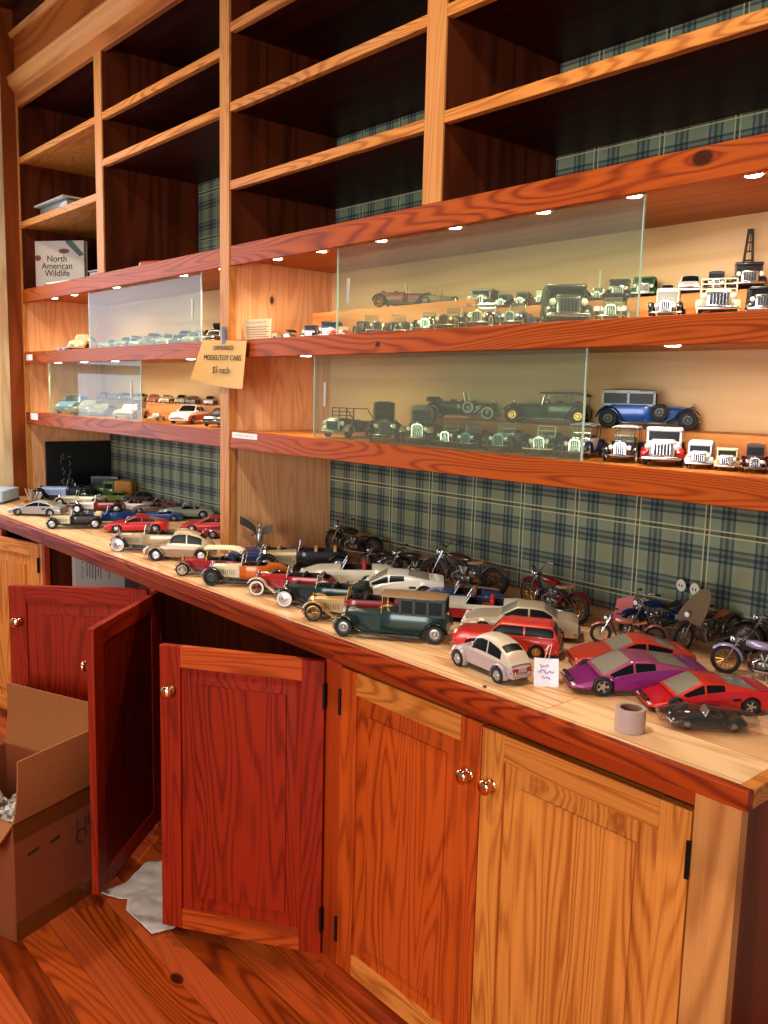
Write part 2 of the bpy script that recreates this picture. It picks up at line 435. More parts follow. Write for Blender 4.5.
# sliding glass panes with pale edges
def pane(x0, x1, y, z0, z1):
    g = bx('glass_pane', GLASS, (x0, y, z0), (x1, y + .004, z1), bc, bev=0)
    for x in (x0, x1): bx('pane_edge', GLEDGE, (x - .0015, y - .0003, z0), (x + .0015, y + .0043, z1), g, bev=0)
    return g
FROST = plain('frosted_pull', 'a8a08c', .4, 0, .2)
for g, x, z0 in ((pane(2.504, 3.492, .024, 1.6465, 1.905), 2.556, 1.73), (pane(.748, 1.726, .024, 1.6465, 1.905), 1.665, 1.73), (pane(2.40, 3.374, .024, 1.3475, 1.602), 2.455, 1.44), (pane(.254, 1.245, .024, 1.3475, 1.602), 1.16, 1.44)):
    bx('finger_pull', FROST, (x - .006, .0215, z0), (x + .006, .0238, z0 + .07), g, bev=.001)
g = None
# puck lamps under the boards, each throwing real light
PK = plain('lamp_body', 'c8c0b0', .35, .8)
def puck(x, y, z, power=3.6):
    m = MB(); T = Matrix.Translation((x, y, z))
    m.lathe([(.0, 0), (.026, 0), (.027, -.003), (.024, -.009), (.02, -.010), (.0, -.010)], 20, M=T)
    m.box((x - .045, y - .006, z - .006), (x + .045, y + .006, z))
    p = m.build('puck_lamp', PK, bc)
    MB().lathe([(0, -.0101), (.017, -.0101), (.015, -.0125), (0, -.013)], 16, M=T).build('lens', LED, p)
    l = bpy.data.lights.new('puck_light', 'SPOT'); l.energy = power; l.color = (1, .80, .56); l.shadow_soft_size = .012
    l.spot_size = R(150); l.spot_blend = .6
    o = bpy.data.objects.new('puck_light', l); COL.objects.link(o); o.location = (x, y + .004, z - .018); o.rotation_euler = (R(18), 0, 0)
for x in (.28, .52, .97, 1.55, 1.83, 2.16, 2.39, 2.66, 2.94, 3.216, 3.45, 3.70): puck(x, .05, 1.905)
for x in (.31, .62, .95, 1.60, 2.32, 3.56): puck(x, .05, 1.602)
# little white price labels stuck on the bands
for (x0, x1, z0, z1, lab, cat) in ((1.979, 2.131, 1.324, 1.343, 'long white price strip stuck at the left end of the lower display shelf band', 'label'),
                                (.03, .115, 1.603, 1.632, 'small white label on the left end of the middle display shelf band', 'label'),
                                (.065, .165, 1.312, 1.345, 'small white label on the left end of the bottom display shelf band', 'label')):
    m = MB(); n = 6
    m.loft([[(x0 + (x1 - x0) * t, -.0025 - .002 * math.sin(PI * t) , z0), (x0 + (x1 - x0) * t, -.0025 - .003 * math.sin(PI * t), z1),
             (x0 + (x1 - x0) * t, -.0015 - .003 * math.sin(PI * t), z1), (x0 + (x1 - x0) * t, -.0015 - .002 * math.sin(PI * t), z0)] for t in [i / n for i in range(n + 1)]])
    o = m.build('price_label', WHITE); tag(o, lab, cat)
    if x0 > 1: scribble('lettering', plain('grey_ink', '8a7f78', .8), o, Matrix.Translation(((x0 + x1) / 2, -.0058, (z0 + z1) / 2)) @ RX, .12, (.9,), .009, 4, .0005)

# ------------------------------------------------------------------ worktop
wt = thing('worktop', 'long honey pine worktop with dark nosed front edge carrying the model cars', 'worktop', (0, 0, 0))
bx('top_surface', W_TOP, (-.04, -.325, .8886), (3.945, YB - .0005, .92), wt, bev=0)
bx('front_nosing', W_NOSE, (-.04, -.3435, .8885), (3.9667, -.325, .9203), wt, bev=.0025)
bx('end_nosing', W_SHELF, (3.945, -.325, .8885), (3.9667, YB, .9203), wt, bev=.0025)

# ------------------------------------------------------------------ base cabinets
YF = -.276; ZT = .829; ZB = .0526
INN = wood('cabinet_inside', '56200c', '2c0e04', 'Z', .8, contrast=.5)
ENDW = wood('dark_end_panel', '7a2a0c', '380c02', 'Z', .9, contrast=.6, rings=10, blot=.3)
FR_D = wood('frame_shaded', 'a83a10', '6a1c04', 'Z', 1.0, contrast=.6); FR_L = wood('frame_honey', 'd28c4c', '9c5a26', 'Z', 1.0, contrast=.6)  # first tone is the frame wood with shade painted in
RAIL = wood('frame_rail', 'a43a0e', '661a04', 'X', 1.0, contrast=.7)
def make_door(parent, w, hx, hy, ang, hinge, woods, knob=True, name='door', label=None, hz=ZT):
    """door hinged at (hx, hy); ang = opening in degrees; hinge 'L' or 'R'. Local x runs from hinge to free edge."""
    d = thing(name, label, None, (hx, hy, 0)); d.parent = parent
    sgn = 1 if hinge == 'L' else -1
    d.rotation_euler = (0, 0, R(-ang) if hinge == 'L' else R(ang))
    T = .021; SW = .058; RW = .055
    def X(a, b): return (min(sgn * a, sgn * b), max(sgn * a, sgn * b))
    st, rl, pn = woods
    for a, b in ((0, SW), (w - SW, w)):
        x0, x1 = X(a, b); bx('door_stile', st, (x0, -T, ZB), (x1, 0, hz), d, bev=.0018)
    x0, x1 = X(SW, w - SW)
    bx('door_rail', rl, (x0, -T, hz - RW), (x1, 0, hz), d, bev=.0012); bx('door_rail', rl, (x0, -T, ZB), (x1, 0, ZB + RW), d, bev=.0012)
    # raised panel: flat rim, bevelled slope, raised field, both faces
    m = MB(); za, zb = ZB + RW, hz - RW; g = .042
    def rect(i, y): return [(x0 + i, y, za + i), (x1 - i, y, za + i), (x1 - i, y, zb - i), (x0 + i, y, zb - i)]
    m.loft([rect(-.001, -.003), rect(-.001, -.0085), rect(.004, -.0085), rect(g, -.0135), rect(g + .0006, -.0172), rect((x1 - x0) / 2 - .001, -.0172)], caps=True)
    m.loft([rect(-.001, -.003), rect(-.001, -.0125), rect(.004, -.0125), rect(g, -.007), rect(g + .0006, -.0045), rect((x1 - x0) / 2 - .001, -.0045)], caps=True)
    m.build('door_panel', pn, d, angle=15)
    m = MB(); kx = sgn * (w - .03)
    T_ = Matrix.Translation((kx, -T, .712)) @ Matrix.Rotation(R(90), 4, 'X')
    m.lathe([(0, 0), (.0125, 0), (.0125, .002), (.008, .004), (.0065, .008), (.008, .014), (.0145, .018), (.0165, .022), (.015, .026), (.010, .029), (0, .030)], 24, M=T_)
    m.build('knob', BRASS, d, angle=60)
    for z in (.742, .15):
        m = MB(); m.tube([(0, -T - .003, z - .032), (0, -T - .003, z + .032)], .0042, 10); m.box((-.002, -T - .002, z - .03), (.002, -.004, z + .03))
        m.build('hinge', BLACKIRON, d)
    return d
def cabinet(x0, x1, label, frl=None):
    """carcass between the centre lines x0..x1"""
    c = thing('base_cabinet', label, 'cabinet', (x0, 0, 0))
    def b(nm, mat, p, q, bev=.001): 
        o = bx(nm, mat, (p[0] - x0, p[1], p[2]), (q[0] - x0, q[1], q[2]), c, bev=bev); return o
    e = .0005
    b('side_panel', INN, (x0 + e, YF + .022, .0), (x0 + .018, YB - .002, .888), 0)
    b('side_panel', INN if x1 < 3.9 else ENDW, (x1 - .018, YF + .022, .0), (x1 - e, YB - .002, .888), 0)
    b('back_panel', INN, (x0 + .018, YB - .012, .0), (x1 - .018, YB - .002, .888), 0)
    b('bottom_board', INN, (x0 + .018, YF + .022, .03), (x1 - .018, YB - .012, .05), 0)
    b('top_rail', RAIL, (x0 + e, YF, .8335), (x1 - e, YF + .022, .888))
    b('toe_rail', RAIL, (x0 + e, YF, .0), (x1 - e, YF + .022, .049))
    m = MB(); m.loft([[(x, YF, .0), (x, YF - .014, .0), (x, YF - .013, .012), (x, YF - .007, .02), (x, YF, .024)] for x in (e, x1 - x0 - e)]); m.build('shoe_moulding', RAIL, c)
    return c
# unit bounds are the centre lines of the shared stiles
U = (-.04, .939, 1.926, 2.8995, 3.9285)
labs = ('left end pine base cabinet with its pale right door slightly ajar', 'pine base cabinet with a wide open dark door, below the tan and navy model cars',
        'pine base cabinet in the middle with both doors swung open over white paper', 'closed two door honey pine base cabinet at the right end of the run')
CAB = [cabinet(U[i], U[i + 1], labs[i]) for i in range(4)]
def stile(ci, xa, xb, mat):
    bx('face_stile', mat, (xa - U[ci], YF - .0008, .0495), (xb - U[ci], YF + .022, .833), CAB[ci])
stile(0, -.0395, .0, FR_L); stile(0, .909, .9385, FR_L); stile(1, .9395, .970, FR_D)
stile(1, 1.896, 1.9255, FR_D); stile(2, 1.9265, 1.956, FR_D); stile(2, 2.869, 2.899, FR_D); stile(3, 2.90, 2.931, FR_D)
bx('face_stile', FR_L, (3.8505 - U[3], YF - .0012, .0), (3.9288 - U[3], YF + .0225, .8882), CAB[3])
def dloc(ci, x): return x - U[ci]
make_door(CAB[0], .447, dloc(0, .0), YF + .018, 0, 'L', DW_MID)
make_door(CAB[0], .452, dloc(0, .908), YF + .018 - .003, 14, 'R', DW_LIGHT)  # paler wood stands for window light painted on this ajar door
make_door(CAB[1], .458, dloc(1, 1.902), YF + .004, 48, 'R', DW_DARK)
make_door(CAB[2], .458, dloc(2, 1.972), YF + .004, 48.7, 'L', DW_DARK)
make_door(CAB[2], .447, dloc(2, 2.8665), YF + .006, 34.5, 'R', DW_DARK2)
make_door(CAB[3], .4565, dloc(3, 2.933), YF + .018, 0, 'L', DW_MID)
make_door(CAB[3], .4565, dloc(3, 3.8485), YF + .018, 0, 'R', DW_LIGHT, hz=.8235)
# ------------------------------------------------------------------ materials for the models
RUB = plain('tyre_rubber', '1a1817', .75)
DARK = plain('dark_trim', '17161a', .45)
SILV = plain('alloy', 'c4c4c8', .28, .9)
STEEL = plain('dull_steel', '8f8c88', .35, .9)
CARGLASS = plain('tinted_car_glass', '131518', .3, 0, 0, .06, .15)
LGLASS = plain('dusty_car_glass', '8f8874', .25, 0, .3)
LAMP = plain('lamp_lens_clear', 'f2efe6', .1, 0, 1.0)
TAILR = plain('tail_lamp_red', 'a01810', .2, 0, .8)
WHW = plain('whitewall', 'e8e2d4', .6)
BROWNLEA = plain('brown_leather', '9a5428', .5)
TANLEA = plain('tan_leather', 'b98a5a', .55)
REDLEA = plain('red_leather', 'b01c1c', .5)
BLKLEA = plain('black_leather', '1f1b1a', .5)
CREAM = plain('cream_cloth', 'e6d8b4', .75)
BRASSY = plain('aged_brass', 'c99a4c', .28, .95)
IVORY = plain('ivory_enamel', 'e9e0c6', .3, 0, .5)

_wh = {}
def wheel_mesh(style, n=22):
    """unit-radius wheel, axis along y, outer side at -y"""
    k = (style, n)
    if k in _wh: return _wh[k]
    T = Matrix.Rotation(R(90), 4, 'X')         # local z -> -y
    m = MB(); h = .30 if style in ('alloy', 'disc', 'steel') else .17
    ri = .64 if style in ('alloy', 'disc', 'steel') else .74
    m.lathe([(ri, -h), (.93, -h), (.985, -h * .6), (1, -h * .2), (1, h * .2), (.985, h * .6), (.93, h), (.84, h * 1.04), (ri, h * .98), (ri - .02, h * .5), (ri - .02, -h)], n, 0, T)
    if style in ('white', 'whitedisc'): m.lathe([(.66, h * 1.02), (.66, h * 1.1), (.9, h * 1.1), (.9, h * 1.0)], n, 2, T)
    m.lathe([(ri, -h * .9), (ri, h * .8), (ri - .05, h * .85), (ri - .06, -h * .9)], n, 1, T)
    if style == 'alloy':
        for q in range(5):
            a = q * 2 * PI / 5; M_ = T @ Matrix.Rotation(a, 4, 'Z')
            m.loft([[(.08, -.13, h * .75), (.08, .13, h * .75), (.08, .13, h * .45), (.08, -.13, h * .45)], [(ri - .02, -.09, h * .6), (ri - .02, .09, h * .6), (ri - .02, .09, h * .3), (ri - .02, -.09, h * .3)]], 1, M=M_)
        m.lathe([(0, h * .8), (.14, h * .8), (.16, h * .4), (.0, h * .3)], 10, 1, T); m.lathe([(0, -h * .5), (ri - .04, -h * .5), (ri - .04, -h * .45), (0, -h * .45)], n, 3, T)
    elif style in ('disc', 'steel', 'whitedisc'):
        m.lathe([(0, h * .95), (.2, h * .92), (.28, h * .65), (.5, h * .75), (ri - .02, h * .55), (ri - .02, -h * .5), (0, -h * .5)], n, 1, T)
    else:
        for q in range(12):
            a = q * 2 * PI / 12
            c, s = math.cos(a), math.sin(a)
            m.tube([(.1 * c, .1 * s, .14 if q % 2 else .02), (ri * c, ri * s, .05)], .028, 5, 1, T)
        m.lathe([(0, .26), (.09, .25), (.13, .16), (.13, -.14), (0, -.16)], 12, 1, T)
    _wh[k] = m
    return m
_wm = {}
def wheel(style, parent, loc, r, flip=False, rim=SILV, tyre=RUB, name='wheel', n=22, tilt=0, wmul=1.0):
    k = (style, rim.name, tyre.name, n)
    if k not in _wm: _wm[k] = wheel_mesh(style, n).mesh('wheel', [tyre, rim, WHW, DARK], 40)
    return inst(_wm[k], name, parent, loc, (0, tilt, PI if flip else 0), (r, r * wmul, r))

def lerp(pts, t):
    if t <= pts[0][0]: return pts[0][1]
    for (a, b), (c, d) in zip(pts, pts[1:]):
        if t <= c: return b + (d - b) * (t - a) / (c - a if c > a else 1e-9)
    return pts[-1][1]
def smo(pts, t, w=.03):
    return (lerp(pts, t - w) + 2 * lerp(pts, t) + lerp(pts, t + w)) / 4

MODERN = {
 'wedge': dict(W=.46, H=.250, deck=[(0, .70), (.03, .76), (.3, .80), (.5, .70), (.70, .56), (.97, .27), (1, .22)], cab=[(.12, .78), (.26, .88), (.40, .98), (.53, 1.0), (.585, .97), (.80, .53)], glass=(.40, .73), ws=(.575, .775), bl=(.14, .36), wr=.073, ax=(.195, .79), zb=.045, end=(.10, .26), slats=True),
 'gt': dict(W=.42, H=.27, deck=[(0, .55), (.04, .68), (.25, .70), (.6, .66), (.8, .60), (.96, .45), (1, .36)], cab=[(.10, .70), (.28, .90), (.40, 1.0), (.50, 1.0), (.70, .66)], glass=(.20, .64), ws=(.52, .68), bl=(.14, .30), wr=.072, ax=(.19, .80), zb=.045, end=(.08, .20)),
 'coupe': dict(W=.39, H=.29, deck=[(0, .55), (.03, .66), (.22, .68), (.6, .66), (.85, .60), (.97, .50), (1, .42)], cab=[(.17, .68), (.30, .97), (.38, 1.0), (.52, 1.0), (.68, .66)], glass=(.22, .64), ws=(.53, .665), bl=(.19, .29), wr=.068, ax=(.19, .81), zb=.05, end=(.06, .12)),
 'wagon': dict(W=.37, H=.31, deck=[(0, .48), (.02, .64), (.3, .64), (.6, .63), (.9, .62), (.98, .58), (1, .45)], cab=[(.02, .64), (.07, .97), (.12, 1.0), (.56, 1.0), (.66, .63)], glass=(.06, .62), ws=(.575, .65), bl=(.03, .065), wr=.066, ax=(.21, .80), zb=.055, end=(.04, .05), ribs=True),
 'sedan': dict(W=.37, H=.31, deck=[(0, .45), (.03, .60), (.22, .64), (.6, .64), (.9, .60), (.98, .50), (1, .40)], cab=[(.18, .64), (.27, .96), (.36, 1.0), (.52, 1.0), (.66, .64)], glass=(.22, .61), ws=(.54, .65), bl=(.19, .26), wr=.07, ax=(.19, .80), zb=.055, end=(.05, .08)),
 'classic': dict(W=.38, H=.36, deck=[(0, .30), (.04, .45), (.15, .58), (.6, .62), (.85, .60), (.96, .48), (1, .36)], cab=[(.06, .52), (.2, .88), (.32, 1.0), (.50, 1.0), (.56, .96), (.63, .62)], glass=(.16, .60), ws=(.565, .625), bl=(.10, .2), wr=.078, ax=(.19, .81), zb=.06, end=(.10, .10)),
 'bubble': dict(W=.38, H=.41, deck=[(0, .36), (.03, .50), (.15, .56), (.6, .60), (.76, .56), (.92, .45), (1, .28)], cab=[(.02, .50), (.10, .72), (.22, .90), (.36, .995), (.48, 1.0), (.56, .94), (.65, .60)], glass=(.17, .61), ws=(.565, .645), bl=(.12, .2), wr=.085, ax=(.17, .80), zb=.075, end=(.16, .30), pods=True, narrow=.80),
 'roadster': dict(W=.40, H=.26, deck=[(0, .42), (.04, .62), (.18, .70), (.3, .68), (.6, .68), (.82, .64), (.96, .48), (1, .36)], cock=(.26, .56), wr=.074, ax=(.18, .80), zb=.045, end=(.14, .18)),
 'fifties': dict(W=.39, H=.25, deck=[(0, .50), (.02, .70), (.1, .74), (.3, .70), (.6, .70), (.9, .70), (.98, .62), (1, .45)], cock=(.26, .60), wr=.066, ax=(.20, .80), zb=.05, end=(.04, .04)),
}
def modern(name, kind, label, col, place, group=None, seat=REDLEA, glass=CARGLASS, wheels='alloy', rim=SILV, low=None, cat='model car', n=40, roofcol=None, hood=None):
    x, y, z, hd, L = place
    P = MODERN[kind]; t = thing(name, label, cat, (x, y, z), hd, group)
    body = paint(col) if isinstance(col, str) else col
    W = P['W'] * L / 2; H = P['H'] * L; r = P['wr'] * L; zb = P['zb'] * L
    e0, e1 = P['end']; nar = P.get('narrow', 1.0)
    deck = P['deck']; axs = P['ax']
    def hw(u):
        k = 1.0
        if u < .22: k = 1 - e0 * ((.22 - u) / .22) ** 2.2
        if u > .75: k = 1 - e1 * ((u - .75) / .25) ** 2.2
        return W * k * nar
    st = sorted(set([i / n for i in range(n + 1)] + [a + s * r * 1.16 / L * q for a in axs for s in (-1, 1) for q in (.999, 1.001, .9, .6)]))
    st = [s for s in st if 0 <= s <= 1]
    cock = P.get('cock')
    rings = []; info = []
    for u in st:
        w = hw(u); zt = smo(deck, u) * H; X = (u - .5) * L
        arch = 0
        for a in axs:
            d = (u - a) * L; ra = r * 1.15
            if abs(d) < ra: arch = max(arch, r + math.sqrt(ra * ra - d * d))
        zl = max(zb, min(arch, zt * .86)); zm = max(zl, zb + (zt - zb) * .45)
        inc = cock and cock[0] < u < cock[1]
        zf = zb * 1.6 if inc else zt * 1.03
        zc = zb + (zl - zb) * .9
        half = [(0, zc), (w * .8, zc), (w * .955, zl), (w, zm), (w * .985, max(zl, zb + (zt - zb) * .72)), (w * .90, zt * .985), (w * .80, zt * (1.0 if cock else 1.02)), (w * .76, zf if inc else zt * 1.02), (w * .4, zf if inc else zt * 1.045), (0, zf if inc else zt * 1.05)]
        ring = [(X, a, b) for a, b in half] + [(X, -a, b) for a, b in half[-2:0:-1]]
        rings.append(ring); info.append((u, inc, arch))
    nn = len(rings[0])
    def cm(i, j):
        k = j if j < 9 else nn - 1 - j
        u = (info[i][0] + info[i + 1][0]) / 2
        if k <= 1: return 1
        if cock and info[i][1] | info[i + 1][1] and k >= 6: return 1
        if low and k in (2, 3): return 2
        if P.get('slats') and k >= 8 and .09 < u < .3 and int(u * 60) % 2: return 1
        return 0
    m = MB(); m.loft(rings, 0, colmi=cm)
    if P.get('pods'):      # separate rounded wings
        for a in axs:
            for s in (-1, 1):
                rg = []
                for q in range(13):
                    an = R(-28 + 236 * q / 12) if a > .5 else R(-15 + 210 * q / 12)
                    ra = r * 1.22; cx = (a - .5) * L + ra * math.cos(an); cz = r + ra * math.sin(an) * .98
                    k = math.sin(PI * q / 12) * .4 + .6
                    yo = W * 1.02 * s; yi = W * .66 * s
                    nx, nz = math.cos(an), math.sin(an)
                    rg.append([(cx, yi, cz), (cx, yo * .97, cz), (cx, yo * .985, cz + .0), (cx + nx * r * .06, yo * .94, cz + nz * r * .06), (cx + nx * r * .2 * k, (yi + yo) / 2, cz + nz * r * .2 * k), (cx + nx * r * .1, yi, cz + nz * r * .1)])
                m.loft(rg, 0)
    mats = [body, DARK, paint(low) if low else body]
    if not cock:
        ca = P['cab']; u0, u1 = ca[0][0], ca[-1][0]
        g0, g1 = P['glass']; ws = P['ws']; bl = P['bl']
        bp = (g0 + g1) / 2 - .01
        S = sorted(set([u0 + (u1 - u0) * i / 26 for i in range(27)] + [g0, g1, bp - .008, bp + .008, ws[0], ws[1], bl[0], bl[1]]))
        rings = []; ci = []
        for u in S:
            X = (u - .5) * L; w = hw(u) * (.90 if nar == 1 else .98); zt = smo(deck, u) * H * .97
            zr = max(smo(ca, u, .012) * H, zt + .0004)
            q = (zr - zt) / max(H - zt, 1e-6)
            wt = w * (1 - .20 * q)
            def P_(f): return (w + (wt - w) * f, zt + (zr - zt) * f)
            half = [(w, zt - H * .05), P_(.10), P_(.80), (wt * .97, zt + (zr - zt) * .95), (wt * .86, zr), (wt * .4, zr + H * .03 * min(1, q * 2)), (0, zr + H * .035 * min(1, q * 2))]
            rings.append([(X, a, b) for a, b in half] + [(X, -a, b) for a, b in half[-2::-1]]); ci.append((u, q))
        nn2 = len(rings[0])
        m2 = MB()
        def cm2(i, j):
            k = j if j < 6 else nn2 - 2 - j
            u = (ci[i][0] + ci[i + 1][0]) / 2; q = min(ci[i][1], ci[i + 1][1])
            if k == 1 and g0 < u < g1 and not (bp - .008 < u < bp + .008) : return 1
            if k >= 4 and (ws[0] < u < ws[1] or bl[0] < u < bl[1]): return 2
            return 0
        m2.loft(rings, 0, closed=False, colmi=cm2)
        if P.get('ribs'):
            for q in range(9):
                yy = (-.5 + (q + .5) / 9) * W * 1.3
                m2.box(((.10 - .5) * L, yy - .0012, H * 1.005), ((.5 - .5) * L, yy + .0012, H * 1.035), 0)
        m2.build('cabin', [paint(roofcol) if roofcol else body, CARGLASS if glass is LGLASS else glass, LGLASS if kind in ('wedge', 'gt', 'coupe') else glass], t, angle=50)
    else:
        zf = zb * 1.6; cx = ((cock[0] + cock[1]) / 2 - .5) * L
        for s in (-1, 1):
            q = MB(); q.rbox((0, 0, H * .12), (L * .11, W * .6, H * .22), H * .08); q.rbox((-L * .045, 0, H * .34), (L * .045, W * .58, H * .5), H * .08)
            q.build('seat', seat, t, loc=(cx - L * .03, s * W * .38, zf))
        wx = (cock[1] - .5) * L; zt = lerp(deck, cock[1]) * H
        q = MB(); hh = H * .36; bk = -L * .05
        for s in (-1, 1): q.tube([(0, s * W * .78, 0), (bk, s * W * .66, hh)], L * .006, 6)
        q.tube([(bk, -W * .66, hh), (bk * 1.05, 0, hh * 1.06), (bk, W * .66, hh)], L * .006, 6)
        ws_ = q.build('windshield_frame', CHR, t, loc=(wx, 0, zt))
        q = MB(); q.loft([[(0, -W * .77, 0), (0, W * .77, 0), (L * .004, W * .77, 0), (L * .004, -W * .77, 0)], [(bk, -W * .66, hh), (bk, W * .66, hh), (bk + L * .004, W * .66, hh), (bk + L * .004, -W * .66, hh)]])
        q.build('windshield', LGLASS, ws_)
        q = MB(); T = Matrix.Translation((wx - L * .10, -W * .38, zt + H * .02)) @ Matrix.Rotation(R(-65), 4, 'Y')
        q.tube([(H * .16 * math.cos(a), H * .16 * math.sin(a), 0) for a in [2 * PI * i / 14 for i in range(15)]], L * .004, 5, 0, T); q.tube([(0, 0, 0), (0, 0, -L * .08)], L * .004, 5, 0, T); q.box((-H * .16, -L * .004, -.0004), (H * .16, L * .004, .0004), 0, T)
        q.build('steering_wheel', DARK, t)
    m.build('body', mats, t, angle=40)
    for a in axs:
        for s in (-1, 1):
            wheel(wheels, t, ((a - .5) * L, s * (W * .99 - r * .26), r), r, s > 0, rim)
    # lamps and bumpers
    zt1 = lerp(deck, .985) * H; yw = hw(1.0) * .70
    for s in (-1, 1):
        q = MB()
        if kind in ('wedge', 'gt'): q.rbox((L * .478, s * yw, lerp(deck, .97) * H * .86), (L * .03, W * .34, H * .09), H * .04)
        else: q.ball((L * .475, s * yw, zt1 * .92), (L * .022, H * .13, H * .13), 12)
        q.build('headlight', LAMP, t)
        q = MB(); q.rbox((-L * .492, s * hw(0) * .68, lerp(deck, .02) * H * .8), (L * .02, W * .4, H * .13), H * .04); q.build('tail_light', TAILR, t)
    if kind in ('sedan', 'classic', 'bubble', 'coupe', 'wagon', 'fifties', 'roadster'):
        for s, nm in ((1, 'front_bumper'), (-1, 'rear_bumper')):
            q = MB(); wd = hw(1 if s > 0 else 0) * 1.0
            q.tube([(s * L * .47, -wd * 1.08, zb * 1.7), (s * L * .505, -wd * .8, zb * 1.7), (s * L * .515, 0, zb * 1.7), (s * L * .505, wd * .8, zb * 1.7), (s * L * .47, wd * 1.08, zb * 1.7)], L * .011, 8)
            q.build(nm, CHR, t)
        q = MB(); q.rbox((L * .485, 0, zt1 * .72), (L * .03, hw(1) * 1.0, H * .2), H * .06); q.build('grille', CHR if kind != 'coupe' else DARK, t)
    else:
        q = MB(); q.rbox((L * .487, 0, zb * 2.0), (L * .03, hw(1) * 1.3, H * .1), H * .04); q.build('air_intake', DARK, t)
        for s in (-1, 1):
            q = MB(); q.rbox(((axs[0] + .12 - .5) * L, s * hw(.4) * .985, H * .52), (L * .07, W * .06, H * .1), H * .03); q.build('side_vent', DARK, t)
    for s in (-1, 1):
        if not cock:
            q = MB(); q.ball((((P['glass'][1]) - .5) * L, s * W * 1.0 * nar, lerp(deck, P['glass'][1]) * H * 1.08), (L * .018, L * .018, L * .013), 8); q.build('wing_mirror', body, t)
    return t

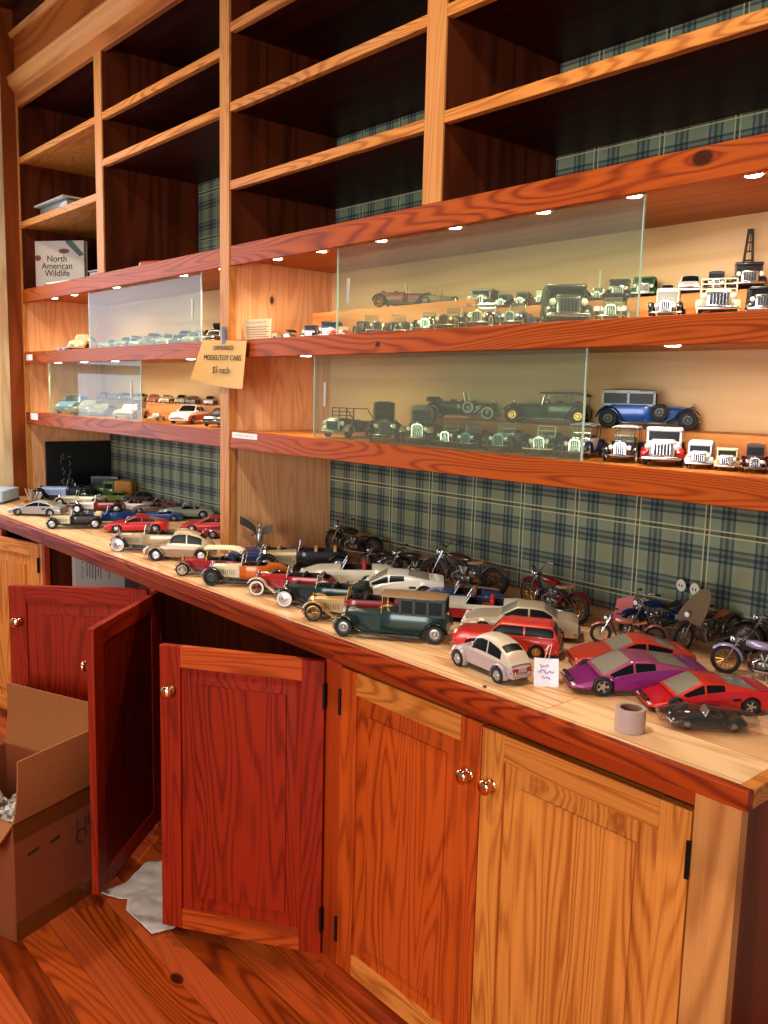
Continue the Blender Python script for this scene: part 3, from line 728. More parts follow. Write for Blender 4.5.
# ---- vintage cars -------------------------------------------------
def vintage(name, label, place, body='2b2b2b', fender=None, top=None, style='open', wheels='spoke', rim=None, tall=1.0, spare=False, seat=BLKLEA, radiator=CHR, hood=None, wr=.092, W=.40, group=None, cat='model car', hoodlen=.30, trunk=True, lamps=CHR, lod=1, boat=False, glass=CARGLASS, guard=True, deco=None, roofz=None, pole=None):
    x, y, z, hd, L = place
    t = thing(name, label, cat, (x, y, z), hd, group)
    bm_ = paint(body); fm = paint(fender) if fender else bm_; hm = paint(hood) if hood else bm_
    rimm = rim if rim else SILV
    r = wr * L; w = W * L / 2; zf = r * .95; fx = L * .5 - r * 1.25; rx = -L * .5 + r * 1.55
    hb = L * .135 * tall           # body side height above frame
    cow = fx - hoodlen * L          # cowl position
    # chassis
    q = MB(); q.box((rx - r * .8, -w * .42, zf - L * .03), (fx + r * .9, w * .42, zf))
    for a in (fx, rx): q.tube([(a, -w * .85, r), (a, w * .85, r)], L * .010, 8)
    q.build('chassis', DARK, t)
    # hood
    q = MB(); rg = []
    for k in range(7):
        u = k / 6; X = fx + r * .15 - (fx + r * .15 - cow) * u; wd = w * (.34 + .20 * u); hh = hb * (.92 + .12 * u)
        rg.append([(X, -wd, zf), (X, -wd, zf + hh * .72), (X, -wd * .82, zf + hh * .92), (X, 0, zf + hh * 1.04), (X, wd * .82, zf + hh * .92), (X, wd, zf + hh * .72), (X, wd, zf)])
    q.loft(rg, 0)
    for k in range(8):
        X = cow + (fx - cow) * (.2 + .08 * k)
        for s in (-1, 1):
            wd = w * (.54 - .20 * (X - cow) / (fx - cow))
            q.box((X, s * wd, zf + hb * .2), (X + L * .006, s * (wd + L * .003), zf + hb * .6), 1)
    q.build('hood', [hm, DARK], t, angle=25)
    # radiator
    q = MB(); wd = w * .36; X = fx + r * .15; hh = hb * 1.02
    q.loft([[(X + a, -wd, zf - hb * .05), (X + a, -wd, zf + hh * .78), (X + a, -wd * .7, zf + hh * 1.0), (X + a, 0, zf + hh * 1.08), (X + a, wd * .7, zf + hh * 1.0), (X + a, wd, zf + hh * .78), (X + a, wd, zf - hb * .05)] for a in (0, L * .028)])
    q.tube([(X + L * .014, 0, zf + hh * 1.06), (X + L * .014, 0, zf + hh * 1.2)], L * .010, 8)
    ra_ = q.build('radiator', radiator, t, bevel=L * .004)
    q = MB(); wd *= .80; xg = X + L * .0285
    q.loft([[(xg + a, -wd, zf), (xg + a, -wd, zf + hh * .76), (xg + a, -wd * .66, zf + hh * .9), (xg + a, wd * .66, zf + hh * .9), (xg + a, wd, zf + hh * .76), (xg + a, wd, zf)] for a in (0, L * .003)])
    for k in range(5): q.box((xg, -wd + wd * 2 * (k + .5) / 5 - L * .002, zf), (xg + L * .006, -wd + wd * 2 * (k + .5) / 5 + L * .002, zf + hh * .85), 1)
    q.build('grille', [DARK, radiator], ra_)
    # body tub
    bw = w * .70; be = -L * .5 + r * (.5 if trunk else 1.2)
    closed = style in ('closed', 'van', 'limo')
    c0, c1 = rx - r * .5, cow - L * .035          # cockpit range
    if boat: c0 = cow - L * .30
    q = MB(); rg = []; fl = []
    NS = 18
    S = sorted(set([be + (cow - be) * k / NS for k in range(NS + 1)] + [c0 - .0001, c0 + .0001, c1 - .0001, c1 + .0001]))
    for X in S:
        u = (X - be) / (cow - be)
        wd = bw * (min(1, .78 + .9 * u) if not boat else min(1, .12 + 1.5 * u)) * (1 if u < .85 else 1 - .22 * ((u - .85) / .15))
        hh = hb * (1.0 + (.0 if u > .9 else .06)); 
        if u < .2: hh *= (.55 + .45 * math.sin(u / .2 * PI / 2)) if not boat else (.7 + .3 * u / .2)
        inn = (c0 < X < c1) and not closed
        zi = zf + hb * .12 if inn else zf + hh * 1.05
        half = [(0, zf - L * .01), (wd * .9, zf - L * .01), (wd, zf + hh * .25), (wd, zf + hh * .85), (wd * .94, zf + hh), (wd * .86, zf + hh * 1.0), (wd * .84, zi), (0, zi)]
        rg.append([(X, a, b) for a, b in half] + [(X, -a, b) for a, b in half[-2:0:-1]]); fl.append(inn)
    nn = len(rg[0])
    q.loft(rg, 0, colmi=lambda i, j: 1 if ((j if j < 7 else nn - 1 - j) >= 5 and (fl[i] or fl[i + 1])) else 0)
    q.build('body', [bm_, DARK], t, angle=40)
    zt = zf + hb
    RH = (roofz or .17) * L * tall
    tm = paint(top) if (top and style not in ('softtop',)) else (plain('top_cloth_' + (top or '2a2622'), top or '2a2622', .8))
    if closed:
        # cabin with pillars, windows and roof
        a0 = rx - r * .7 if style != 'van' else be; a1 = cow - L * (.02 if style != 'limo' else .17)
        q = MB(); wt = bw * .93
        def sec(X, ww, z0, z1): return [(X, -ww, z0), (X, -ww * .97, z1), (X, ww * .97, z1), (X, ww, z0)]
        q.loft([sec(a0 + L * .006, wt * .97, zt - .001, zt + RH), sec(a1 - L * .006, wt * .97, zt - .001, zt + RH)], 0)
        q.build('window', glass if style != 'van' else bm_, t)
        q = MB(); pw = L * .011
        xs = [a0, (a0 + a1) / 2, a1] if style != 'van' else [a0, a1 - L * .11, a1]
        if style == 'limo': xs = [a0, a0 + (a1 - a0) * .36, a0 + (a1 - a0) * .68, a1]
        for X in xs:
            for s in (-1, 1): q.box((X - pw, s * wt * .90, zt - .001), (X + pw, s * wt, zt + RH))
        q.box((a0 - L * .006, -wt, zt - .001), (a1 + L * .004, wt, zt + RH * .12)); q.box((a0 - L * .006, -wt, zt + RH * .84), (a1 + L * .004, wt, zt + RH * 1.0))
        q.build('pillar', tm if (top and style == 'closed') else bm_, t)
        q = MB(); X1 = a1 + L * .02 if style != 'limo' else cow + L * .0
        rg = []
        for k in range(5):
            X = a0 - L * .012 + (X1 - a0 + L * .012) * k / 4; e = .96 if k in (0, 4) else 1.02; h1 = RH * (.0 if k in (0, 4) else .06)
            rg.append([(X, -wt * e, zt + RH * .97), (X, -wt * e, zt + RH * 1.04), (X, -wt * .5, zt + RH * 1.10 + h1), (X, wt * .5, zt + RH * 1.10 + h1), (X, wt * e, zt + RH * 1.04), (X, wt * e, zt + RH * .97)])
        q.loft(rg, 0); q.build('roof', tm, t, angle=50)
        if style == 'limo':
            q = MB()
            for s in (-1, 1): q.tube([(cow - L * .01, s * wt * .9, zt), (cow - L * .02, s * wt * .93, zt + RH)], L * .006, 6)
            q.tube([(cow - L * .015, -wt * .9, zt + RH * .5), (cow - L * .015, wt * .9, zt + RH * .5)], L * .005, 6)
            q.build('windshield_frame', BRASSY, t)
    else:
        q = MB(); hh = RH * .75; X = cow - L * .02
        for s in (-1, 1): q.tube([(X, s * bw * .80, zt - L * .01), (X - L * .025, s * bw * .78, zt + hh)], L * .006, 6)
        for f_ in (.04, .55, 1.0): q.tube([(X - L * .025 * f_, -bw * .79, zt + hh * f_), (X - L * .025 * f_, bw * .79, zt + hh * f_)], L * .005, 6)
        wf = q.build('windshield_frame', lamps, t)
        q = MB(); q.box((X - L * .004, -bw * .76, zt), (X, bw * .76, zt + hh * .98), 0, Matrix.Translation((X, 0, zt)) @ Matrix.Rotation(R(-8), 4, 'Y') @ Matrix.Translation((-X, 0, -zt)))
        q.build('windshield', glass_car(), wf)
        nseat = 2 if not boat else 1
        for k in range(nseat):
            cx = c1 - L * .14 - k * L * .20
            if cx - L * .05 < c0: break
            q = MB(); q.rbox((cx + L * .03, 0, zf + hb * .42), (L * .11, bw * 1.5, hb * .45), L * .015); q.rbox((cx - L * .03, 0, zf + hb * .85), (L * .035, bw * 1.5, hb * .85), L * .014); q.build('seat', seat, t)
        q = MB(); T = Matrix.Translation((cow - L * .09, bw * .35, zt + hb * .15)) @ Matrix.Rotation(R(-55), 4, 'Y'); rr = L * .035
        q.tube([(rr * math.cos(a), rr * math.sin(a), 0) for a in [2 * PI * i / 14 for i in range(15)]], L * .0045, 5, 0, T); q.tube([(0, 0, 0), (0, 0, -L * .08)], L * .004, 5, 0, T); q.box((-rr, -L * .004, -.0004), (rr, L * .004, .0004), 0, T)
        q.build('steering_wheel', DARK, t)
        if style == 'softtop':
            q = MB(); rg = []
            a0 = rx - r * .9; a1 = cow - L * .0
            for k in range(9):
                u = k / 8; X = a0 + (a1 - a0) * u; zz = zt + RH * (1.0 + .05 * math.sin(PI * u)) - (RH * .25 * max(0, 1 - u * 6)); wd = bw * 1.02
                rg.append([(X, -wd, zz - RH * .10), (X, -wd, zz), (X, -wd * .5, zz + RH * .09), (X, wd * .5, zz + RH * .09), (X, wd, zz), (X, wd, zz - RH * .10), (X, wd * .96, zz - RH * .10), (X, wd * .9, zz - RH * .02), (X, -wd * .9, zz - RH * .02), (X, -wd * .96, zz - RH * .10)])
            q.loft(rg, 0); q.build('soft_top', plain('top_cloth_' + (top or 'e6d8b4'), top or 'e6d8b4', .8), t, angle=50)
            q = MB()
            for s in (-1, 1):
                for X in (a0 + L * .03, (a0 + c1) / 2): q.tube([(X, s * bw * .96, zt - hb * .1), (X - L * .02, s * bw * .98, zt + RH * .95)], L * .005, 6)
            q.build('top_bow', DARK, t)
        elif style == 'folded':
            q = MB(); q.rbox((rx - r * .5, 0, zt + hb * .22), (L * .13, bw * 1.95, hb * .5), hb * .2); q.build('folded_top', plain('top_cloth_' + (top or '2a2622'), top or '2a2622', .8), t)
    # fenders and running boards
    fw = L * .036 if guard else L * .03
    def fend(cx, a_from, a_to, tail, nm):
        for s in (-1, 1):
            rg = []; ra = r * 1.17; yc_ = s * (w - fw)
            pts = []
            for k in range(13):
                an = R(a_from + (a_to - a_from) * k / 12); pts.append((cx + ra * math.cos(an), r + ra * math.sin(an)))
            if tail: pts += tail
            for i, (px, pz) in enumerate(pts):
                a = pts[max(i - 1, 0)]; b = pts[min(i + 1, len(pts) - 1)]; dx, dz = b[0] - a[0], b[1] - a[1]; dl = math.hypot(dx, dz) or 1; nx, nz = dz / dl, -dx / dl
                if nx * (px - cx) + nz * (pz - r) < 0 and i < 13: nx, nz = -nx, -nz
                if i >= 13: nx, nz = (nx, nz) if nz > 0 else (-nx, -nz)
                th = L * .006; cr = L * .014
                rg.append([(px, yc_ - fw, pz), (px + nx * cr * .7, yc_ - fw * .6, pz + nz * cr * .7), (px + nx * cr, yc_, pz + nz * cr), (px + nx * cr * .7, yc_ + fw * .6, pz + nz * cr * .7), (px, yc_ + fw, pz), (px + nx * (cr - th), yc_, pz + nz * (cr - th))])
            q = MB(); q.loft(rg, 0); q.build(nm, fm, t, angle=55)
    zrb = r * .62
    if guard:
        fend(fx, 25, 165, [(fx - r * 1.55, r * 1.0), (fx - r * 2.1, zrb * 1.05)], 'front_fender')
        fend(rx, 175, 20, [(rx + r * 1.35, r * .95), (rx + r * 1.6, zrb * 1.05)], 'rear_fender')
        for s in (-1, 1):
            q = MB(); q.box((rx + r * 1.5, s * (w - fw * 2.1), zrb - L * .004), (fx - r * 2.0, s * w, zrb + L * .006)); q.build('running_board', fm if lod < 2 else DARK, t)
    else:
        for s in (-1, 1):
            for a in (fx, rx):
                q = MB(); ra = r * 1.12
                q.loft([[(a + ra * math.cos(R(d)) * k_, s * (w - L * .005) + yy, r + ra * math.sin(R(d)) * k_) for k_, yy in ((1, -fw * .6), (1.05, 0), (1, fw * .6), (.98, 0))] for d in range(20, 165, 12)]); q.build('fender', fm, t)
    nseg = 22 if lod else 16
    for a in (fx, rx):
        for s in (-1, 1): wheel(wheels, t, (a, s * (w - fw), r), r, s > 0, rimm, n=nseg)
    if spare:
        for s in (-1, 1): wheel(wheels, t, (cow + L * .035, s * (w * .74), r * 1.75), r * .92, s > 0, rimm, name='spare_wheel', n=nseg)
    # lamps, bumper
    for s in (-1, 1):
        q = MB(); T = Matrix.Translation((fx + r * .35, s * w * .52, zf + hb * .62)) @ Matrix.Rotation(R(90), 4, 'Y'); rr = L * .034
        q.lathe([(0, -rr * 1.0), (rr * .55, -rr * .8), (rr * .95, -rr * .1), (rr, rr * .15), (rr * .9, rr * .2)], 14, 0, T); q.lathe([(0, rr * .28), (rr * .6, rr * .24), (rr * .9, rr * .16), (0, rr * .1)], 14, 1, T)
        q.tube([(fx + r * .35, s * w * .52, zf + hb * .5), (fx + r * .2, s * w * .45, zf)], L * .006, 6)
        q.build('headlight', [lamps, LAMP], t)
    q = MB(); bxp = fx + r * 1.32
    q.tube([(bxp - L * .03, -w * .95, r * .9), (bxp, -w * .6, r * .9), (bxp + L * .006, 0, r * .9), (bxp, w * .6, r * .9), (bxp - L * .03, w * .95, r * .9)], L * .009, 8)
    for s in (-1, 1): q.box((fx + r * .4, s * w * .35 - L * .006, r * .86), (bxp, s * w * .35 + L * .006, r * .96))
    q.build('front_bumper', lamps, t)
    if pole:
        q = MB(); q.tube([(cow - L * .3, 0, zf + hb), (cow - L * .3 + pole[1] * L, 0, zf + hb + pole[0] * L)], L * .03, 8); q.build('boom', paint(pole[2]), t)
    return t
_gc = []
def glass_car():
    if not _gc: _gc.append(glass_mat('windscreen_glass', 'e8ece4', .06, 1.0))
    return _gc[0]

def truck(name, label, place, cab='e8e4da', bed=None, group=None, tarp=None, roof=None, lamps=CHR, cat='model truck', fenders=None, bar=False, boom=None):
    """short upright truck or jeep seen mostly from the front"""
    x, y, z, hd, L = place
    t = thing(name, label, cat, (x, y, z), hd, group)
    cm_ = paint(cab); bm_ = paint(bed) if bed else cm_; fm = paint(fenders) if fenders else cm_
    w = L * .21; r = L * .085; zf = r * 1.1
    q = MB(); q.box((-L * .47, -w * .4, zf - r * .3), (L * .45, w * .4, zf + r * .2))
    for a in (.32, -.28): q.tube([(a * L, -w * .9, r), (a * L, w * .9, r)], L * .012, 8)
    q.build('chassis', DARK, t)
    q = MB(); q.rbox((L * .33, 0, zf + L * .10), (L * .28, w * 1.3, L * .19), L * .035); q.build('hood', cm_, t)
    q = MB(); q.rbox((L * .468, 0, zf + L * .09), (L * .02, w * 1.1, L * .15), L * .008); g = q.build('radiator', lamps, t)
    q = MB(); q.rbox((L * .476, 0, zf + L * .09), (L * .012, w * .86, L * .12), L * .005)
    for k in range(6): q.box((L * .48, -w * .4 + w * .8 * k / 5 - L * .003, zf + L * .035), (L * .487, -w * .4 + w * .8 * k / 5 + L * .003, zf + L * .145), 1)
    q.build('grille', [DARK, lamps], g)
    # cab
    ch = L * .30
    q = MB(); q.rbox((L * .08, 0, zf + ch * .28), (L * .24, w * 1.8, ch * .58), L * .025)
    if not tarp == 'open':
        for sx in (L * .185, -L * .03):
            for s in (-1, 1): q.box((sx - L * .01, s * w * .78, zf + ch * .5), (sx + L * .01, s * w * .88, zf + ch))
        q.rbox((L * .08, 0, zf + ch * 1.0), (L * .26, w * 1.86, L * .05), L * .022, 1)
    q.build('cab', [cm_, paint(roof) if roof else cm_], t)
    if tarp != 'open':
        q = MB(); q.box((L * -.025, -w * .82, zf + ch * .52), (L * .18, w * .82, zf + ch * .95)); q.build('window', CARGLASS, t)
    else:
        q = MB()
        for f_ in (0, .34, .67, 1): q.box((L * .19, -w * .9, zf + ch * .55 + ch * .55 * f_), (L * .205, w * .9, zf + ch * .55 + ch * .55 * f_ + L * .012))
        for s in (-1, -.33, .33, 1): q.box((L * .19, s * w * .88 - L * .006, zf + ch * .55), (L * .205, s * w * .88 + L * .006, zf + ch * 1.13))
        for s in (-1, 1): q.tube([(L * .19, s * w * .88, zf + ch * 1.12), (-L * .2, s * w * .88, zf + ch * 1.1), (-L * .42, s * w * .88, zf + ch * .5)], L * .008, 6)
        q.build('roll_cage', cm_, t)
    # load bed / box
    q = MB()
    if tarp and tarp != 'open':
        q.rbox((-L * .27, 0, zf + ch * .62), (L * .44, w * 2.05, ch * 1.15), L * .06)
        q.build('canvas_cover', plain('tarp_' + tarp, tarp, .85), t)
    else:
        q.box((-L * .48, -w, zf + L * .02), (-L * .06, w, zf + L * .04))
        for s in (-1, 1): q.box((-L * .48, s * w, zf + L * .04), (-L * .06, s * w * .95, zf + L * .14))
        q.box((-L * .48, -w, zf + L * .04), (-L * .465, w, zf + L * .14)); q.box((-L * .075, -w, zf + L * .04), (-L * .06, w, zf + L * .14))
        q.build('load_bed', bm_, t)
    for s in (-1, 1):
        for a, nm in ((.32, 'front_fender'), (-.28, 'rear_fender')):
            q = MB(); ra = r * 1.2
            q.loft([[(a * L + ra * math.cos(R(d)) * k_, s * w * .82 + yy, r + ra * math.sin(R(d)) * k_) for k_, yy in ((1, -w * .26), (1.12, -w * .1), (1.12, w * .1), (1, w * .26), (.95, 0))] for d in range(5, 178, 14)]); q.build(nm, fm, t)
            wheel('steel', t, (a * L, s * w * .84, r), r, s > 0, SILV, n=16, wmul=.9)
        q = MB(); q.ball((L * .455, s * w * .72, zf + L * .12), (L * .03, L * .036, L * .036), 12); q.build('headlight', LAMP, t)
    q = MB(); q.rbox((L * .50, 0, zf * .95), (L * .025, w * 2.0, L * .035), L * .01); q.build('front_bumper', lamps, t)
    if boom:
        q = MB()
        for s in (-1, 1): q.tube([(-L * .35, s * w * .4, zf + L * .1), (boom[0] * L, s * w * .12, zf + boom[1] * L)], L * .022, 6)
        for k in range(6):
            f_ = (k + .5) / 6; X = -L * .35 + (boom[0] * L + L * .35) * f_; Z = zf + L * .1 + (boom[1] - .1) * L * f_; ww = w * (.4 - .28 * f_)
            q.tube([(X, -ww, Z), (X, ww, Z)], L * .012, 5)
        q.tube([(boom[0] * L, 0, zf + boom[1] * L), (boom[0] * L + L * .05, 0, zf + boom[1] * L - L * .35)], L * .008, 5)
        q.build('crane_boom', paint(boom[2]), t)
    return t

# ---- motorcycles --------------------------------------------------
def bike(name, label, place, tank='5a1420', seat=BROWNLEA, frame=DARK, tyre=RUB, rim=STEEL, lean=0, shield=False, bags=None, white=False, bars='high', group=None, fat=1.0, discs=False, fend=None, steer=0):
    x, y, z, hd, B = place                 # B = overall length
    t = thing(name, label, 'model motorcycle', (x, y, z), hd, group)
    t.rotation_euler = (R(lean), 0, R(hd))
    r = B * .145; fx = B * .5 - r; rx = -B * .5 + r; tm = paint(tank, .3); fm = paint(fend, .3) if fend else tm
    wh = 'spoke'
    for X, nm in ((fx, 'wheel'), (rx, 'wheel')):
        o = wheel('white' if white else wh, t, (X, 0, r), r, False, rim, tyre, n=24, wmul=.75 * fat)
    # fork
    q = MB(); hx = fx - B * .12; hz = r * 2.65
    for s in (-1, 1): q.tube([(fx, s * B * .024, r), (hx, s * B * .026, hz)], [B * .010, B * .012], 8)
    q.box((hx - B * .02, -B * .035, hz - B * .012), (hx + B * .02, B * .035, hz)); q.box((hx + B * .0, -B * .035, hz - B * .07), (hx + B * .035, B * .035, hz - B * .058))
    fk = q.build('fork', CHR, t)
    q = MB(); rise = B * .09 if bars == 'high' else B * .035
    for s in (-1, 1): q.tube([(hx, 0, hz), (hx + B * .005, s * B * .05, hz + rise * .4), (hx - B * .02, s * B * .10, hz + rise), (hx - B * .09, s * B * .14, hz + rise * .85)], B * .007, 8); q.tube([(hx - B * .06, s * B * .13, hz + rise * .9), (hx - B * .11, s * B * .145, hz + rise * .8)], B * .012, 8, 1)
    q.build('handlebar', [CHR, RUB], t)
    q = MB(); q.ball((hx + B * .055, 0, hz - B * .02), (B * .032, B * .034, B * .034), 14); q.ball((hx + B * .078, 0, hz - B * .02), (B * .014, B * .028, B * .028), 12, 1); q.build('headlight', [CHR, LAMP], t)
    # fenders
    def fen(cx, a0, a1, nm):
        q = MB(); ra = r * 1.10; wd = B * .034 * fat
        q.loft([[(cx + ra * math.cos(R(a0 + (a1 - a0) * k / 12)) * f_, yy, r + ra * math.sin(R(a0 + (a1 - a0) * k / 12)) * f_) for f_, yy in ((.93, -wd), (1.03, -wd * .7), (1.07, 0), (1.03, wd * .7), (.93, wd), (1.02, 0))] for k in range(13)]); q.build(nm, fm, t, angle=60)
    fen(fx, 40, 175, 'front_fender'); fen(rx, -5, 150, 'rear_fender')
    # frame
    q = MB()
    for s in (-1, 1):
        q.tube([(hx, 0, hz - B * .03), (B * .04, s * B * .022, r * 2.2), (-B * .14, s * B * .03, r * 1.75), (rx, s * B * .035, r)], B * .009, 8)
        q.tube([(hx, 0, hz - B * .05), (B * .15, s * B * .03, r * .9), (B * .10, s * B * .04, r * .55), (-B * .12, s * B * .04, r * .55), (rx, s * B * .035, r)], B * .009, 8)
    q.build('frame', frame, t)
    # engine
    q = MB(); q.rbox((-B * .01, 0, r * .95), (B * .17, B * .085, B * .085), B * .025)
    for a in (22, -22):
        T = Matrix.Translation((0, 0, r * 1.15)) @ Matrix.Rotation(R(a), 4, 'Y')
        q.lathe([(B * .032, 0), (B * .032, B * .09), (B * .025, B * .10), (0, B * .10)], 12, 0, T)
        for k in range(6): q.lathe([(B * .028, B * .018 + k * B * .013), (B * .040, B * .019 + k * B * .013), (B * .040, B * .022 + k * B * .013), (B * .028, B * .023 + k * B * .013)], 12, 0, T)
    for s in (-1, 1): q.ball((B * .0, s * B * .05, r * .95), (B * .035, B * .012, B * .035), 12)
    q.build('engine', STEEL, t)
    q = MB()
    for s in (-1, 1): q.tube([(B * .13, s * B * .03, r * 1.7), (B * .15, s * B * .10, r * 1.4), (B * .15, s * B * .10, r * .8), (B * .12, s * B * .03, r * .6)], B * .007, 6)
    q.build('crash_bar', CHR, t)
    q = MB(); q.rbox((-B * .12, 0, r * 1.35), (B * .08, B * .09, B * .07), B * .015); q.build('oil_tank', CHR if fend else tm, t)
    for s in (1, -1):
        q = MB(); q.tube([(B * .03, s * B * .03, r * 1.5), (B * .10, s * B * .055, r * 1.2), (B * .08, s * B * .06, r * .62), (-B * .12, s * B * .065, r * .6), (-B * .46, s * B * .07, r * .72)], [B * .010, B * .011, B * .012, B * .014, B * .018], 10); q.build('exhaust', CHR, t)
    # tank, seat
    q = MB(); rg = []
    for k in range(9):
        u = k / 8; X = -B * .06 + B * .24 * u; wd = B * .052 * math.sin(PI * (.12 + .8 * u)) ** .6; zc = r * 2.25 + B * .018 * u; hh = B * .042 * math.sin(PI * (.15 + .72 * u)) ** .5
        rg.append([(X, wd * math.cos(a), zc + hh * math.sin(a)) for a in [2 * PI * i / 14 for i in range(14)]])
    q.loft(rg, 0); q.build('fuel_tank', tm, t, angle=60)
    q = MB(); rg = []
    for k in range(9):
        u = k / 8; X = -B * .24 + B * .19 * u; wd = B * (.055 - .030 * u); zc = r * 2.0 + B * .018 * (1 - u) ** 2 * 2 + B * .006
        rg.append([(X, wd * math.cos(a), zc + B * .018 * math.sin(a)) for a in [2 * PI * i / 12 for i in range(12)]])
    q.loft(rg, 0); q.build('seat', seat, t, angle=60)
    if bags:
        for s in (-1, 1):
            q = MB(); q.rbox((rx + B * .0, s * B * .085, r * 1.45), (B * .17, B * .055, B * .10), B * .02); q.build('saddlebag', bags, t)
    if shield:
        q = MB(); rg = []
        for k in range(9):
            a = PI * k / 8; 
            rg.append([(hx + B * .06 - B * .12 * math.sin(a) * f_, -B * .15 * math.cos(a) * f_ + B * .10 * math.sin(a) * f_, hz + B * (-.10) + B * .34 * math.sin(a) * f_) for f_ in (0.02, .5, 1)] )
        m_ = []
        for rr in rg: m_.append(rr + [(p[0] + B * .006, p[1], p[2]) for p in rr[::-1]])
        q.loft(m_, 0); q.build('windscreen', glass_mat('cloudy_screen', 'c8a878', .42, 2.0, 'a08a68'), t, angle=60)
    if discs:
        for s in (-1, 1):
            q = MB(); T = Matrix.Translation((rx - B * .0, s * B * .10, r * 3.3)) @ Matrix.Rotation(R(90), 4, 'Y')
            q.lathe([(0, -B * .008), (B * .062, -B * .008), (B * .066, 0), (B * .062, B * .008), (0, B * .008)], 24, 0, T); q.tube([(rx, s * B * .09, r * 1.9), (rx, s * B * .10, r * 3.0)], B * .008, 6, 1)
            q.box((rx + B * .0085, s * B * .10 - B * .03, r * 3.2), (rx + B * .0095, s * B * .10 - B * .012, r * 3.38), 2); q.box((rx + B * .0085, s * B * .10 + B * .012, r * 3.2), (rx + B * .0095, s * B * .10 + B * .03, r * 3.38), 2)
            q.build('round_sign', [IVORY, CHR, DARK], t)
    q = MB(); q.tube([(-B * .02, B * .03, r * .55), (-B * .05, B * .11, .0005)], B * .007, 6); q.build('kickstand', CHR, t)
    return t
row5 = {103: (0.741, 0.13, 1.646, -55, 0.145), 119: (0.905, 0.13, 1.646, -55, 0.145), 134: (1.049, 0.13, 1.646, -55, 0.145), 148: (1.175, 0.13, 1.646, -55, 0.145), 161: (1.287, 0.13, 1.646, -55, 0.145), 174: (1.394, 0.13, 1.646, -55, 0.145), 187: (1.496, 0.13, 1.646, -55, 0.145)}
row6 = {128: (0.486, 0.36, 1.6905, -55, 0.13), 146: (0.676, 0.36, 1.6905, -55, 0.13), 162: (0.835, 0.36, 1.6905, -55, 0.13), 178: (0.984, 0.36, 1.6905, -55, 0.13), 192: (1.108, 0.36, 1.6905, -55, 0.13)}
row7 = {101: (0.107, 0.365, 1.4175, -40, 0.12), 112: (0.241, 0.365, 1.4175, -40, 0.12), 122: (0.358, 0.365, 1.4175, -40, 0.12), 131: (0.459, 0.365, 1.4175, -40, 0.12), 139: (0.545, 0.365, 1.4175, -40, 0.12), 151: (0.671, 0.365, 1.4175, -40, 0.12), 164: (0.801, 0.365, 1.4175, -40, 0.12), 179: (0.943, 0.365, 1.4175, -40, 0.12), 190: (1.042, 0.365, 1.4175, -40, 0.12), 208: (1.197, 0.365, 1.4175, -40, 0.12)}
# ------------------------------------------------------------------ cars on the worktop, nearest first
S2 = dict(rim=SILV)
modern('model_car', 'bubble', 'silver and beige bubble shaped model car with a paper tag hanging from its rear', 'b9a3a0', (3.3575, -0.2277, 0.92, 172.0, 0.2), wheels='disc', roofcol='d8c4ae')
modern('model_car', 'wagon', 'bright red two door station wagon model with ribbed roof, behind the silver bubble car', 'd0281c', (3.2829, -0.0851, 0.92, -148.0, 0.235), roofcol='e2432c', wheels='disc', rim=BRASSY)
modern('model_car', 'coupe', 'champagne coloured coupe model car behind the red station wagon', 'c9b492', (3.2113, 0.0419, 0.92, -143.0, 0.27))
modern('model_car', 'fifties', 'white and red open fifties model car with red and white seats', 'ece2cf', (3.0518, 0.0627, 0.92, -140.0, 0.27), low='b81f1c', wheels='whitedisc')
vintage('model_car', 'dark green vintage limousine with tan roof, nearest the front edge of the worktop', (3.039, -0.2062, 0.92, -143.9, 0.277), '1c3a36', '15201f', '9a7a58', 'limo', wheels='disc', rim=STEEL, seat=BROWNLEA, radiator=STEEL, lamps=BRASSY, wr=.08, tall=1.0, roofz=.15)
vintage('model_car', 'tan and dark red open tourer with brass front behind the dark green limousine', (2.8714, -0.1914, 0.92, -137.0, 0.25), '8e1f22', 'a97c4c', None, 'open', wheels='spoke', rim=BRASSY, radiator=BRASSY, lamps=BRASSY, hood='b08a58')
vintage('model_car', 'black vintage roadster with chrome front and whitewall tyres and dark green tail', (2.7218, -0.1719, 0.92, -143.0, 0.25), '17352a', '0f1416', '1d2a1c', 'folded', wheels='whitedisc', hood='20282c')
vintage('model_car', 'dark red vintage roadster with cream bonnet top and cream wings', (2.5663, -0.1581, 0.92, -139.0, 0.25), '9a141c', 'c9b79a', None, 'open', wheels='white', rim=plain('red_rim', '8c1018', .4), hood='a81a1e')
vintage('model_car', 'orange boat tailed vintage racer with black wings and cream spare wheel disc', (2.3762, -0.1871, 0.92, -134.0, 0.26), 'd0621e', '14161a', None, 'open', boat=True, wheels='disc', rim=plain('black_rim', '22242a', .4), hood='d9c8a4', spare=False)
vintage('model_car', 'small red vintage tourer with a raised cream soft top', (2.2097, -0.21, 0.92, -136.0, 0.22), 'a01c20', '5a4636', 'e6d8b4', 'softtop', wheels='spoke', rim=IVORY, lamps=BRASSY, radiator=BRASSY)
modern('model_car', 'bubble', 'olive tan bubble shaped model car with beige roof', '94785a', (1.9313, -0.1729, 0.92, -130.0, 0.235), wheels='disc', roofcol='c4ab86')
vintage('model_car', 'tan roadster with navy blue wings and cream soft top down', (1.7337, -0.1775, 0.92, -133.0, 0.27), 'b89e7c', '1a2444', 'd3bd98', 'folded', wheels='whitedisc', hood='bda482')
vintage('model_car', 'black open sports car with cream bonnet near the front edge at left', (1.1095, -0.198, 0.92, -120.0, 0.22), '16161a', '121216', 'd9c9a0', 'folded', wheels='disc', hood='cdbf98', guard=True)
